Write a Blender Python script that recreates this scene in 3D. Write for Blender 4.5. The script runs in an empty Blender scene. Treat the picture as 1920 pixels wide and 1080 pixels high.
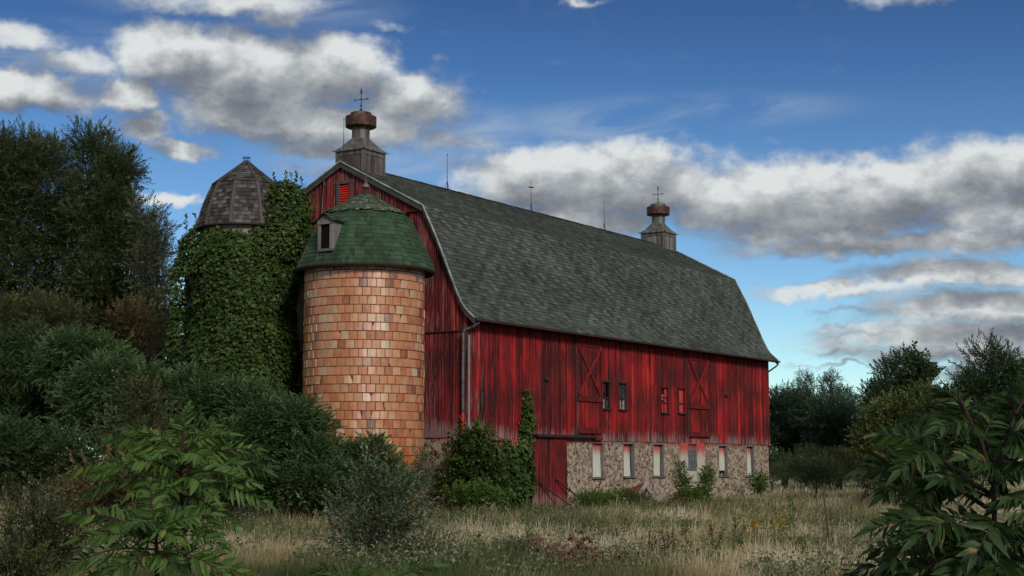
import bpy, math, random
import numpy as np
from mathutils import Vector
rng = np.random.default_rng(7)
random.seed(7)
R = math.radians
scn = bpy.context.scene
COL = scn.collection

# ------------------------------------------------------------------ camera
cam_d = bpy.data.cameras.new("camera")
cam = bpy.data.objects.new("camera", cam_d)
COL.objects.link(cam)
EYE = 1.6
FPX = 2866.6            # focal length in photo pixels (1920 wide)
PITCH = 0.1135
cam.location = (0, 0, EYE)
cam.rotation_euler = (math.pi / 2 + PITCH, 0, 0)
cam_d.sensor_width = 36
cam_d.lens = FPX / 1920 * 36
cam_d.clip_start = 0.1
cam_d.clip_end = 6000
scn.camera = cam

# ------------------------------------------------------------------ exposure
scn.view_settings.view_transform = 'Standard'
scn.view_settings.look = 'None'
scn.view_settings.exposure = 0.0
scn.view_settings.gamma = 1.0
scn.cycles.max_bounces = 6
scn.cycles.transparent_max_bounces = 6
scn.cycles.diffuse_bounces = 3

# ------------------------------------------------------------------ sun
SUN_AZ, SUN_EL = R(155), R(30)      # from +Y clockwise
sun_d = bpy.data.lights.new("sun", 'SUN')
sun_d.energy = 2.4
sun_d.angle = R(12)
sun_d.color = (1.0, 0.93, 0.84)
sun = bpy.data.objects.new("sun", sun_d)
COL.objects.link(sun)
sdir = Vector((math.sin(SUN_AZ) * math.cos(SUN_EL), math.cos(SUN_AZ) * math.cos(SUN_EL), math.sin(SUN_EL)))
sun.rotation_euler = (-sdir).to_track_quat('-Z', 'Y').to_euler()
sun.location = sdir * 80


# ------------------------------------------------------------------ node helper
class G:
    def __init__(s, nt):
        s.nt = nt

    def n(s, t, ins=None, **kw):
        nd = s.nt.nodes.new(t)
        for k, v in kw.items():
            setattr(nd, k, v)
        for k, v in (ins or {}).items():
            s.set(nd.inputs[k], v)
        return nd

    def set(s, sock, v):
        if isinstance(v, bpy.types.NodeSocket):
            s.nt.links.new(v, sock)
        else:
            if sock.type == 'RGBA' and hasattr(v, '__len__') and len(v) == 3:
                v = (*v, 1)
            sock.default_value = v

    def m(s, op, a, b=0.0, c=0.0, clamp=False):
        nd = s.n('ShaderNodeMath', {0: a, 1: b, 2: c}, operation=op)
        nd.use_clamp = clamp
        return nd.outputs[0]

    def vm(s, op, a, b=(0, 0, 0), c=(0, 0, 0)):
        nd = s.n('ShaderNodeVectorMath', {0: a, 1: b, 2: c}, operation=op)
        return nd.outputs['Value'] if op in ('LENGTH', 'DOT_PRODUCT', 'DISTANCE') else nd.outputs[0]

    def noise(s, vec, scale=5, detail=4, rough=.55, dist=0.0, color=False):
        nd = s.n('ShaderNodeTexNoise', {'Vector': vec, 'Scale': scale, 'Detail': detail, 'Roughness': rough, 'Distortion': dist})
        return nd.outputs['Color' if color else 'Fac']

    def ramp(s, fac, pts, interp='LINEAR'):
        nd = s.n('ShaderNodeValToRGB', {'Fac': fac})
        cr = nd.color_ramp
        cr.interpolation = interp
        while len(cr.elements) < len(pts):
            cr.elements.new(0.5)
        for e, (p, c) in zip(cr.elements, pts):
            e.position = p
            e.color = (c, c, c, 1) if isinstance(c, (int, float)) else (*c, 1)
        return nd.outputs[0]

    def mix(s, f, a, b, blend='MIX'):
        nd = s.n('ShaderNodeMix', data_type='RGBA', blend_type=blend)
        s.set(nd.inputs[0], f)
        s.set(nd.inputs[6], a)
        s.set(nd.inputs[7], b)
        return nd.outputs[2]

    def mr(s, v, a, b, c=0.0, d=1.0, smooth=True):
        nd = s.n('ShaderNodeMapRange', {'Value': v, 'From Min': a, 'From Max': b, 'To Min': c, 'To Max': d})
        nd.interpolation_type = 'SMOOTHSTEP' if smooth else 'LINEAR'
        return nd.outputs[0]

    def obj(s):
        return s.n('ShaderNodeTexCoord').outputs['Object']

    def sc(s, v, k):
        return s.vm('MULTIPLY', v, k)

    def xyz(s, v):
        nd = s.n('ShaderNodeSeparateXYZ', {0: v})
        return nd.outputs

    def comb(s, x, y, z):
        return s.n('ShaderNodeCombineXYZ', {0: x, 1: y, 2: z}).outputs[0]

    def attr(s, name):
        return s.n('ShaderNodeAttribute', attribute_name=name).outputs['Fac']

    def bump(s, h, strength=.3, dist=.02):
        return s.n('ShaderNodeBump', {'Height': h, 'Strength': strength, 'Distance': dist}).outputs[0]


# ------------------------------------------------------------------ sky
world = bpy.data.worlds.new("World")
scn.world = world
world.use_nodes = True
wt = world.node_tree
for nd in list(wt.nodes):
    wt.nodes.remove(nd)
SKY = 0.1

# clouds: az/el ellipses in radians on the sky sphere: (az, el, r_az, r_el, weight)
def cl(x, y, rx, ry, w=1.0):
    return ((x - 960) / FPX, (866 - y) / FPX, rx / FPX, ry / FPX, w)


CLOUDS = [cl(330, 130, 120, 70, 1.0), cl(470, 150, 240, 95, 1.1), cl(620, 135, 150, 70, 1.0), cl(760, 185, 150, 65, .85), cl(620, 235, 240, 50, .95),
          cl(480, 225, 190, 50, .95), cl(240, 210, 90, 42, .85), cl(260, 262, 90, 32, .85), cl(330, 288, 110, 20, .7), cl(600, 275, 140, 22, .6),
          cl(20, 205, 210, 48, 1.05), cl(30, 115, 120, 42, .62), cl(150, 155, 130, 36, .58),
          cl(450, 25, 230, 46, .68), cl(330, 383, 100, 20, .8), cl(720, 60, 60, 18, .42), cl(840, 262, 130, 34, .52), cl(560, 330, 160, 20, .4),
          cl(1000, 335, 190, 80, 1.05), cl(1180, 345, 240, 88, 1.1), cl(1430, 380, 260, 92, 1.1), cl(1640, 370, 260, 80, 1.05),
          cl(1860, 350, 260, 82, 1.05), cl(1050, 420, 260, 50, .9), cl(1540, 430, 260, 44, .9), cl(1840, 425, 220, 44, .9),
          cl(1700, 472, 400, 32, .85), cl(1560, 550, 210, 26, .75), cl(1800, 528, 280, 36, .92), cl(1830, 595, 280, 48, .92),
          cl(1640, 625, 230, 18, .62), cl(1800, 665, 300, 30, .78), cl(1600, 660, 170, 11, .58), cl(1560, 690, 140, 8, .5),
          cl(1760, 640, 330, 26, .82), cl(1870, 705, 220, 20, .7), cl(1650, 590, 150, 10, .6), cl(1740, 10, 200, 34, .62), cl(1080, 0, 90, 16, .5)]
VEILS = [cl(1130, 235, 230, 52), cl(1300, 215, 330, 40), cl(1180, 255, 130, 34), cl(900, 250, 150, 60), cl(700, 300, 260, 60), cl(160, 140, 230, 70), cl(450, 30, 320, 50)]


def cloud_group():
    ng = bpy.data.node_groups.new("cloud_density", 'ShaderNodeTree')
    ng.interface.new_socket('P', in_out='INPUT', socket_type='NodeSocketVector')
    ng.interface.new_socket('D', in_out='OUTPUT', socket_type='NodeSocketFloat')
    g = G(ng)
    gi = ng.nodes.new('NodeGroupInput')
    go = ng.nodes.new('NodeGroupOutput')
    P0_ = gi.outputs[0]
    # domain warp so the outlines billow
    wv = g.noise(g.sc(P0_, (1, 1.6, 1)), 22, 3, .6, color=True)
    wv = g.vm('SUBTRACT', wv, (.5, .5, .5))
    wv2 = g.vm('SUBTRACT', g.noise(P0_, 75, 3, .6, color=True), (.5, .5, .5))
    P = g.vm('MULTIPLY_ADD', wv, (.045, .026, 0), P0_)
    P = g.vm('MULTIPLY_ADD', wv2, (.018, .012, 0), P)
    acc = None
    for (a, e, ra, re, w) in CLOUDS:
        q = g.vm('MULTIPLY_ADD', P, (1 / ra, 1 / re, 0), (-a / ra, -e / re, 0))
        d = g.mr(g.vm('LENGTH', q), 1.45, .0, 0, w)
        acc = d if acc is None else g.m('SMOOTH_MAX', acc, d, .12)
    f1 = g.noise(g.sc(P0_, (1, 1.7, 1)), 22, 8, .62)
    # unseen broken cloud added above and behind the view to raise fill light
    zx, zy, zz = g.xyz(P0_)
    fill_cloud = g.m('MAXIMUM', g.mr(zy, .34, .5), g.mr(g.m('ABSOLUTE', zx), .5, .8))
    acc = g.m('MAXIMUM', acc, g.m('MULTIPLY', fill_cloud, .74))
    f2 = g.noise(g.sc(P0_, (1, 2.2, 1)), 7, 3, .5)
    d = g.m('ADD', acc, g.m('MULTIPLY', g.m('SUBTRACT', f1, .5), .80))
    d = g.m('ADD', d, g.m('MULTIPLY', g.m('SUBTRACT', f2, .5), .25))
    g.set(go.inputs[0], d)
    return ng


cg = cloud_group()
g = G(wt)
dirv = g.vm('NORMALIZE', g.n('ShaderNodeTexCoord').outputs['Generated'])
dx, dy, dz = g.xyz(dirv)
az = g.m('ARCTAN2', dx, dy)
el = g.m('ARCSINE', dz)
PP = g.comb(az, el, 0.37)


def grp(v):
    nd = wt.nodes.new('ShaderNodeGroup')
    nd.node_tree = cg
    g.set(nd.inputs[0], v)
    return nd.outputs[0]


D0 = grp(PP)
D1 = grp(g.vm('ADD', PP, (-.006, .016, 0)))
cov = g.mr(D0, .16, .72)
lit = g.m('SUBTRACT', D0, D1)
thick = g.mr(D0, .50, 1.15)
puff = g.noise(g.vm('MULTIPLY_ADD', g.vm('SUBTRACT', g.noise(PP, 40, 2, .5, color=True), (.5, .5, .5)), (.02, .02, 0), g.sc(PP, (1, 1.5, 1))), 26, 6, .6)
shade = g.m('ADD', g.m('MULTIPLY', lit, .95), g.m('SUBTRACT', .58, g.m('MULTIPLY', thick, .20)))
shade = g.m('ADD', shade, g.m('MULTIPLY', g.m('SUBTRACT', puff, .5), 1.15))
ccol = g.ramp(shade, [(0.0, (.14, .155, .185)), (.30, (.215, .235, .27)), (.60, (.38, .405, .43)), (1.0, (.72, .75, .75))])
sky = g.n('ShaderNodeTexSky', sky_type='NISHITA', sun_disc=False, sun_elevation=SUN_EL, sun_rotation=SUN_AZ,
          altitude=300, air_density=1.0, dust_density=.3, ozone_density=2.5).outputs[0]
# the air of this day: deep blue overhead, pale cyan low down
tint = g.ramp(g.mr(el, 0.0, .34, 0, 1, False), [(0.0, (1.15, 1.42, 1.42)), (.35, (.64, .87, 1.06)), (.75, (.29, .47, .70)), (1.0, (.18, .29, .46))])
skyc = g.mix(1.0, sky, tint, 'MULTIPLY')
cloudc = g.vm('SCALE', ccol)
cloudc.node.inputs['Scale'].default_value = 1.0 / SKY
veil = None
for (a, e, ra, re_, w) in VEILS:
    q = g.vm('MULTIPLY_ADD', PP, (1 / ra, 1 / re_, 0), (-a / ra, -e / re_, 0))
    d_ = g.mr(g.vm('LENGTH', q), 1.2, .0, 0, 1)
    veil = d_ if veil is None else g.m('MAXIMUM', veil, d_)
st_ = g.noise(g.sc(g.n('ShaderNodeVectorRotate', {'Vector': PP, 'Angle': R(-9)}, rotation_type='Z_AXIS').outputs[0], (1, 4.5, 1)), 11, 6, .62, .6)
veil = g.m('MULTIPLY', veil, g.mr(st_, .34, .70, 0, .62))
skyc = g.mix(veil, skyc, (4.2, 5.0, 6.0))
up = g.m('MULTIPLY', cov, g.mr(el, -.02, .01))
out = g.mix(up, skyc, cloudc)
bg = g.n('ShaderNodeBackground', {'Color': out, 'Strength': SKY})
wo = wt.nodes.new('ShaderNodeOutputWorld')
wt.links.new(bg.outputs[0], wo.inputs[0])


# ------------------------------------------------------------------ geometry helpers
def ray(x, y):
    cx = (x - 960) / FPX
    cz = -(y - 540) / FPX
    return np.array([cx, math.cos(PITCH) - cz * math.sin(PITCH), math.sin(PITCH) + cz * math.cos(PITCH)])


def at(x, y, Y):
    """world point at distance Y in front of the camera that the photo shows at pixel (x, y)"""
    d = ray(x, y)
    return np.array([0, 0, EYE]) + d * (Y / d[1])


def tag(o, label=None, cat=None, group=None, kind=None):
    if label: o['label'] = label
    if cat: o['category'] = cat
    if group: o['group'] = group
    if kind: o['kind'] = kind
    return o


def empty(name, loc=(0, 0, 0), rz=0.0):
    o = bpy.data.objects.new(name, None)
    o.empty_display_size = .3
    COL.objects.link(o)
    o.location = loc
    o.rotation_euler = (0, 0, rz)
    return o


def link_mesh(name, V, F, mat, parent=None, tint=None, smooth=False):
    """V (n,3), F (m,4) numpy quads"""
    V = np.asarray(V, np.float32).reshape(-1, 3)
    F = np.asarray(F, np.int32).reshape(-1, 4)
    me = bpy.data.meshes.new(name)
    me.vertices.add(len(V))
    me.vertices.foreach_set('co', V.ravel())
    me.loops.add(F.size)
    me.loops.foreach_set('vertex_index', F.ravel())
    me.polygons.add(len(F))
    me.polygons.foreach_set('loop_start', np.arange(len(F), dtype=np.int32) * 4)
    if tint is not None:
        a = me.attributes.new('tint', 'FLOAT', 'FACE')
        a.data.foreach_set('value', np.asarray(tint, np.float32))
    me.update(calc_edges=True)
    if smooth:
        me.polygons.foreach_set('use_smooth', np.ones(len(F), bool))
    me.validate()
    me.materials.append(mat)
    o = bpy.data.objects.new(name, me)
    COL.objects.link(o)
    if parent is not None:
        o.parent = parent
    return o


class MB:
    """collects polygons, builds ONE mesh object"""
    def __init__(s):
        s.v, s.f, s.t = [], [], []

    def face(s, pts, tint=.5):
        i = len(s.v)
        s.v += [tuple(map(float, p)) for p in pts]
        s.f.append(tuple(range(i, i + len(pts))))
        s.t.append(tint)

    def box(s, a, b, tint=.5, P=None):
        x0, y0, z0 = a
        x1, y1, z1 = b
        c = [(x0, y0, z0), (x1, y0, z0), (x1, y1, z0), (x0, y1, z0), (x0, y0, z1), (x1, y0, z1), (x1, y1, z1), (x0, y1, z1)]
        if P: c = [P(*q) for q in c]
        i = len(s.v)
        s.v += [tuple(map(float, p)) for p in c]
        for q in ((0, 3, 2, 1), (4, 5, 6, 7), (0, 1, 5, 4), (1, 2, 6, 5), (2, 3, 7, 6), (3, 0, 4, 7)):
            s.f.append(tuple(i + k for k in q))
            s.t.append(tint)

    def bar(s, a, b, w, h, up=(0, 0, 1), tint=.5):
        a, b, up = np.array(a, float), np.array(b, float), np.array(up, float)
        d = (b - a) / np.linalg.norm(b - a)
        sd = np.cross(d, up)
        sd /= np.linalg.norm(sd)
        u2 = np.cross(sd, d)
        c = []
        for p in (a, b):
            for k1, k2 in ((-1, -1), (1, -1), (1, 1), (-1, 1)):
                c.append(p + sd * k1 * w / 2 + u2 * k2 * h / 2)
        i = len(s.v)
        s.v += [tuple(q) for q in c]
        for q in ((0, 1, 2, 3), (7, 6, 5, 4), (0, 4, 5, 1), (1, 5, 6, 2), (2, 6, 7, 3), (3, 7, 4, 0)):
            s.f.append(tuple(i + k for k in q))
            s.t.append(tint)

    def tube(s, pts, rad, n=8, tint=.5, cap=True):
        pts = [np.array(p, float) for p in pts]
        if not hasattr(rad, '__len__'): rad = [rad] * len(pts)
        rings = []
        ref = None
        for k, p in enumerate(pts):
            d = pts[min(k + 1, len(pts) - 1)] - pts[max(k - 1, 0)]
            d /= max(np.linalg.norm(d), 1e-9)
            if ref is None:
                ref = np.array([1, 0, 0]) if abs(d[0]) < .8 else np.array([0, 1, 0])
            a = np.cross(d, ref)
            a /= np.linalg.norm(a)
            b = np.cross(d, a)
            ref = np.cross(a, d)
            i = len(s.v)
            for j in range(n):
                t = 2 * math.pi * j / n
                s.v.append(tuple(p + rad[k] * (a * math.cos(t) + b * math.sin(t))))
            rings.append(i)
        for i, j in zip(rings, rings[1:]):
            for q in range(n):
                s.f.append((i + q, i + (q + 1) % n, j + (q + 1) % n, j + q))
                s.t.append(tint)
        if cap:
            s.f.append(tuple(range(rings[0] + n - 1, rings[0] - 1, -1)))
            s.t.append(tint)
            s.f.append(tuple(range(rings[-1], rings[-1] + n)))
            s.t.append(tint)

    def lathe(s, prof, c=(0, 0), n=32, tint=.5, rot=0.0, cap=True):
        rings = []
        for r, z in prof:
            i = len(s.v)
            for j in range(n):
                t = 2 * math.pi * j / n + rot
                s.v.append((c[0] + r * math.cos(t), c[1] + r * math.sin(t), z))
            rings.append(i)
        for i, j in zip(rings, rings[1:]):
            for q in range(n):
                s.f.append((i + q, i + (q + 1) % n, j + (q + 1) % n, j + q))
                s.t.append(tint)
        if cap:
            s.f.append(tuple(range(rings[0] + n - 1, rings[0] - 1, -1)))
            s.t.append(tint)
            s.f.append(tuple(range(rings[-1], rings[-1] + n)))
            s.t.append(tint)

    def build(s, name, mat, parent=None, smooth=False, bevel=0.0):
        me = bpy.data.meshes.new(name)
        me.from_pydata(s.v, [], s.f)
        a = me.attributes.new('tint', 'FLOAT', 'FACE')
        a.data.foreach_set('value', np.array(s.t, np.float32))
        if smooth is True:
            me.polygons.foreach_set('use_smooth', np.ones(len(s.f), bool))
        me.update()
        me.materials.append(mat)
        o = bpy.data.objects.new(name, me)
        COL.objects.link(o)
        if parent is not None: o.parent = parent
        if bevel:
            b = o.modifiers.new('bevel', 'BEVEL')
            b.width = bevel
            b.segments = 1
            b.limit_method = 'ANGLE'
        return o


# value noise for shaping plants
_tab = np.random.default_rng(3).random((32, 32, 32))


def vnoise(p):
    p = np.asarray(p, float)
    i = np.floor(p).astype(int)
    f = p - i
    f = f * f * (3 - 2 * f)
    r = 0
    for a in (0, 1):
        for b in (0, 1):
            for c in (0, 1):
                w = (f[:, 0] if a else 1 - f[:, 0]) * (f[:, 1] if b else 1 - f[:, 1]) * (f[:, 2] if c else 1 - f[:, 2])
                r = r + w * _tab[(i[:, 0] + a) % 32, (i[:, 1] + b) % 32, (i[:, 2] + c) % 32]
    return r


def unit(a):
    return a / np.maximum(np.linalg.norm(a, axis=-1, keepdims=True), 1e-9)


def leaf_quads(base, d, nrm, ll, lw, fold=.15):
    """rhombic leaves: base (n,3), direction d, face normal nrm -> V (4n,3)"""
    d = unit(d)
    sd = unit(np.cross(nrm, d))
    up = np.cross(d, sd)
    ll = np.asarray(ll).reshape(-1, 1)
    lw = np.asarray(lw).reshape(-1, 1)
    m = base + d * ll * .45 + up * lw * fold
    V = np.stack([base, m + sd * lw * .5, base + d * ll - up * ll * .06, m - sd * lw * .5], 1)
    return V.reshape(-1, 3)


def qfaces(n):
    return np.arange(n * 4, dtype=np.int32).reshape(-1, 4)


def sprig(n, L, ll, lw, ang=.9, droop=.25, r=None, spiral=True):
    """a twig along +x carrying n leaves, as (V, F)"""
    r = r or rng
    t = np.linspace(.12, 1, n)
    base = np.stack([t * L, np.zeros(n), -droop * L * t * t], 1)
    base[:, 1] = .08 * L * np.sin(t * 4 + r.random() * 6)
    a = np.arange(n) * 2.4 + r.random() * 6 if spiral else np.where(np.arange(n) % 2, 0, np.pi)
    an = ang * (1 - .55 * t) * (.8 + .4 * r.random(n))
    d = np.stack([np.cos(an), np.sin(an) * np.cos(a), np.sin(an) * np.sin(a) - .15], 1)
    nrm = np.stack([-.3 + .5 * r.standard_normal(n), .5 * r.standard_normal(n), np.ones(n)], 1)
    return leaf_quads(base, d, nrm, ll * (.7 + .5 * r.random(n)), lw * (.8 + .4 * r.random(n)))


def frond(pairs, L, ll, lw, droop=.5, r=None, sag=.35):
    """pinnate sumac leaf: rachis along +x, leaflets in pairs; leaflets folded, two quads each"""
    r = r or rng
    t = np.linspace(.14, .97, pairs)
    cx = t * L * (1 - .12 * droop * t)
    cz = L * (.18 * t - droop * t * t)
    tang = unit(np.stack([np.ones(pairs), np.zeros(pairs), .18 - 2 * droop * t], 1))
    size = np.sin(np.pi * (.18 + .74 * t)) ** .6
    V = []
    for s in (-1, 1):
        base = np.stack([cx, np.zeros(pairs), cz], 1)
        a = .95 - .35 * t + .12 * r.standard_normal(pairs)
        d = tang * np.cos(a)[:, None] + np.array([0, s, 0]) * np.sin(a)[:, None]
        d = d + np.array([0, 0, -1]) * (sag + .18 * r.standard_normal(pairs))[:, None]
        nr = np.stack([.3 * r.standard_normal(pairs), .25 * r.standard_normal(pairs) + s * .2, np.ones(pairs)], 1)
        V.append(leaf_quads(base, d, nr, ll * size * (.85 + .3 * r.random(pairs)), lw * (.85 + .3 * r.random(pairs))))
    return np.concatenate(V)


def scatter(temps, pos, d, scale, upb=1.0, roll=.4):
    """place templates (quad soups along +x) at pos along d; returns one quad soup"""
    out = []
    n = len(pos)
    d = unit(d)
    ref = np.tile([0, 0, 1.0], (n, 1)) * upb + rng.standard_normal((n, 3)) * roll
    y = unit(np.cross(ref, d))
    z = np.cross(d, y)
    M = np.stack([d, y, z], 1)
    k = rng.integers(0, len(temps), n)
    scale = np.broadcast_to(scale, (n,))
    for i, T in enumerate(temps):
        w = k == i
        if w.any():
            V = np.einsum('vj,njk->nvk', T, M[w]) * scale[w][:, None, None] + pos[w][:, None, :]
            out.append(V.reshape(-1, 3))
    return np.concatenate(out)


def blob_points(blobs, n, shell=.55, gap=0.0, gfreq=1.0, lower=-.6):
    """points with outward directions in a union of ellipsoids (c, r(3), weight)"""
    P, Dn = [], []
    vol = np.array([(b[1][0] * b[1][2] + b[1][0] * b[1][1]) * (b[2] if len(b) > 2 else 1) for b in blobs])
    cnt = np.maximum((n * vol / vol.sum()).astype(int), 4)
    for b, c in zip(blobs, cnt):
        u = unit(rng.standard_normal((c * 2, 3)))
        u = u[u[:, 2] > lower][:c]
        rr = (shell + (1 - shell) * rng.random(len(u)) ** .5)
        lump = .82 + .36 * vnoise(u * 2.3 + np.array(b[0]) * .7)
        p = np.array(b[0]) + u * np.array(b[1]) * (rr * lump)[:, None]
        P.append(p)
        Dn.append(unit(u / np.array(b[1])))
    P, Dn = np.concatenate(P), np.concatenate(Dn)
    if gap:
        k = vnoise(P * gfreq + 11.3) > gap
        P, Dn = P[k], Dn[k]
    k = P[:, 2] > .02
    return P[k], Dn[k]


# ------------------------------------------------------------------ materials
def new_mat(name, fn):
    m = bpy.data.materials.new(name)
    m.use_nodes = True
    nt = m.node_tree
    for nd in list(nt.nodes): nt.nodes.remove(nd)
    g = G(nt)
    o = nt.nodes.new('ShaderNodeOutputMaterial')
    sh = fn(g)
    nt.links.new(sh.outputs[0], o.inputs[0])
    return m


def pbr(g, col, rough=.8, normal=None, metal=0.0, spec=.3, **kw):
    ins = {'Base Color': col, 'Roughness': rough, 'Metallic': metal, 'Specular IOR Level': spec}
    if normal is not None: ins['Normal'] = normal
    ins.update(kw)
    return g.n('ShaderNodeBsdfPrincipled', ins)


def siding_mat(name, dark, mid, bright, worn, grey=.3, low=2.4):
    def fn(g):
        o = g.obj()
        x, y, z = g.xyz(o)
        t = g.attr('tint')
        s1 = g.noise(g.sc(o, (15, 15, .30)), 1.0, 5, .65)
        s2 = g.noise(g.sc(o, (38, 38, 1.1)), 1.0, 4, .6)
        s3 = g.noise(g.sc(o, (1.1, 1.1, .5)), 1.0, 3, .6)
        f = g.m('ADD', g.m('MULTIPLY_ADD', t, .62, -.10), g.m('MULTIPLY', s1, .62))
        f = g.m('ADD', f, g.m('MULTIPLY', g.m('SUBTRACT', s2, .5), 1.15))
        f = g.m('ADD', f, g.m('MULTIPLY', g.m('SUBTRACT', s3, .5), .9))
        c = g.ramp(f, [(.18, dark), (.45, mid), (.70, mid), (.95, bright)])
        # mildew streaks
        st = g.noise(g.sc(o, (32, 32, .6)), 1.0, 5, .7)
        st2 = g.noise(g.sc(o, (.8, .8, .7)), 1.0, 3, .5)
        k = g.mr(g.m('ADD', st, g.m('MULTIPLY', st2, .60)), .745, .87)
        c = g.mix(g.m('MULTIPLY', k, .78), c, (.011, .008, .008))
        # paint worn to grey wood near the bottom edge and in streaks
        wn = g.noise(g.sc(o, (26, 26, 1.0)), 1.0, 5, .7)
        wl = g.noise(g.sc(o, (.9, .9, .35)), 1.0, 3, .5)
        lowz = g.mr(z, low + .75, low, 0, .20)
        edge = g.mr(x, 3.2, .2, 0, .10)
        k2 = g.mr(g.m('ADD', g.m('ADD', wn, g.m('ADD', lowz, edge)), g.m('MULTIPLY', wl, grey)), .80, .93)
        c = g.mix(g.m('MULTIPLY', k2, .8), c, worn)
        b = g.bump(s2, .35, .012)
        return pbr(g, c, .75, b, spec=.25)
    return new_mat(name, fn)


M = {}
M['siding'] = siding_mat('red_board_siding', (.055, .007, .008), (.27, .011, .014), (.62, .032, .027), (.27, .24, .23), .30)
M['gable'] = siding_mat('faded_red_gable_boards', (.07, .011, .013), (.23, .018, .022), (.36, .075, .072), (.24, .16, .16), .38)
M['door_red'] = siding_mat('red_door_boards', (.07, .010, .010), (.23, .013, .014), (.36, .03, .028), (.26, .20, .19), .38, .2)


def stone_fn(g):
    o = g.obj()
    x, y, z = g.xyz(o)
    w = g.vm('MULTIPLY_ADD', g.vm('SUBTRACT', g.noise(o, 3.5, 3, .6, color=True), (.5, .5, .5)), (.16, .16, .16), o)
    w = g.sc(w, (1, 1, 1.35))
    v = g.n('ShaderNodeTexVoronoi', {'Vector': w, 'Scale': 6.0, 'Randomness': 1.0}, feature='F1')
    v2 = g.n('ShaderNodeTexVoronoi', {'Vector': w, 'Scale': 6.0, 'Randomness': 1.0}, feature='DISTANCE_TO_EDGE')
    cr, cgx, cb = g.xyz(v.outputs['Color'])
    stone = g.ramp(cr, [(0, (.07, .045, .04)), (.2, (.19, .085, .055)), (.4, (.25, .15, .105)), (.6, (.33, .245, .185)), (.78, (.095, .085, .082)), (.9, (.25, .21, .19)), (1, (.55, .47, .40))], 'LINEAR')
    stone = g.mix(.5, stone, g.ramp(g.noise(o, 22, 4, .6), [(.3, (.05, .04, .035)), (.7, (.42, .30, .22))]), 'OVERLAY')
    mort = g.ramp(g.noise(o, 9, 4, .6), [(.3, (.34, .28, .205)), (.7, (.52, .44, .345))])
    e = g.mr(v2.outputs['Distance'], .045, .11)
    pick = g.mr(cgx, .15, .6, .15, 1)
    e = g.m('MULTIPLY', e, pick)
    c = g.mix(e, mort, stone)
    # red over-spray from when the boards above were painted
    edge = g.m('ADD', z, g.m('MULTIPLY', g.m('SUBTRACT', g.noise(g.sc(o, (2.2, 2.2, .8)), 1, 4, .65), .5), .55))
    k = g.mr(edge, 2.16, 2.44, 0, .7)
    c = g.mix(k, c, (.30, .035, .028))
    h = g.m('ADD', g.m('MULTIPLY', e, .8), g.m('MULTIPLY', g.noise(o, 30, 3, .6), .35))
    return pbr(g, c, .9, g.bump(h, 1.0, .09), spec=.15)


M['stone'] = new_mat('fieldstone_wall', stone_fn)


def asphalt_fn(cols, stain=.85):
    def fn(g):
        o = g.obj()
        t = g.attr('tint')
        n1 = g.noise(o, .55, 4, .6)
        n2 = g.noise(o, 60, 3, .6)
        n3 = g.noise(g.sc(o, (2.2, 2.2, .25)), 1, 4, .6)
        f = g.m('ADD', g.m('MULTIPLY_ADD', t, .5, .06), g.m('MULTIPLY', g.m('SUBTRACT', n1, .5), stain))
        f = g.m('ADD', f, g.m('MULTIPLY', g.m('SUBTRACT', n2, .5), .5))
        f = g.m('ADD', f, g.m('MULTIPLY', g.m('SUBTRACT', n3, .5), .3))
        c = g.ramp(f, cols)
        return pbr(g, c, .85, g.bump(n2, .4, .01), spec=.25)
    return fn


M['shingle'] = new_mat('grey_green_asphalt_shingles', asphalt_fn([(0, (.026, .031, .026)), (.35, (.062, .074, .063)), (.7, (.112, .130, .112)), (1, (.17, .19, .165))]))


def green_fn(g):
    o = g.obj()
    t = g.attr('tint')
    n1 = g.noise(g.sc(o, (1.6, 1.6, .5)), 1, 4, .65)
    n2 = g.noise(o, 40, 3, .6)
    n3 = g.noise(g.sc(o, (5, 5, .45)), 1, 4, .6)
    f = g.m('ADD', g.m('MULTIPLY_ADD', t, .26, .12), g.m('MULTIPLY', g.m('SUBTRACT', n2, .5), .6))
    f = g.m('ADD', f, g.m('MULTIPLY', g.m('SUBTRACT', n1, .5), .7))
    c = g.ramp(f, [(.0, (.016, .028, .018)), (.3, (.036, .074, .041)), (.6, (.058, .112, .063)), (1, (.115, .175, .11))])
    k = g.mr(n3, .55, .68, 0, .85)
    c = g.mix(k, c, (.018, .022, .018))
    return pbr(g, c, .85, g.bump(n2, .4, .01), spec=.25)


M['green'] = new_mat('green_asphalt_shingles', green_fn)


def bare_fn(g):
    o = g.obj()
    t = g.attr('tint')
    n3 = g.noise(g.sc(o, (5, 5, .6)), 1, 4, .6)
    n2 = g.noise(o, 30, 3, .6)
    f = g.m('ADD', g.m('MULTIPLY', t, .5), g.m('MULTIPLY', g.m('SUBTRACT', n2, .5), .4))
    c = g.ramp(f, [(0, (.07, .05, .05)), (.5, (.22, .17, .165)), (1, (.40, .34, .33))])
    k = g.mr(g.m('ADD', n3, g.m('MULTIPLY', g.m('SUBTRACT', n2, .5), .2)), .44, .53)
    c = g.mix(k, c, g.ramp(n2, [(.3, (.018, .03, .02)), (.75, (.05, .13, .06))]))
    return pbr(g, c, .85, spec=.2)


M['worn_green'] = new_mat('worn_green_shingles', bare_fn)


def wood_fn(cols, sx=(20, 20, .9)):
    def fn(g):
        o = g.obj()
        t = g.attr('tint')
        a = g.noise(g.sc(o, sx), 1, 5, .65)
        b = g.noise(o, 3, 4, .6)
        f = g.m('ADD', g.m('MULTIPLY', t, .45), g.m('MULTIPLY', a, .35))
        f = g.m('ADD', f, g.m('MULTIPLY', g.m('SUBTRACT', b, .5), .6))
        return pbr(g, g.ramp(f, cols), .85, g.bump(a, .4, .01), spec=.2)
    return fn


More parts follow.
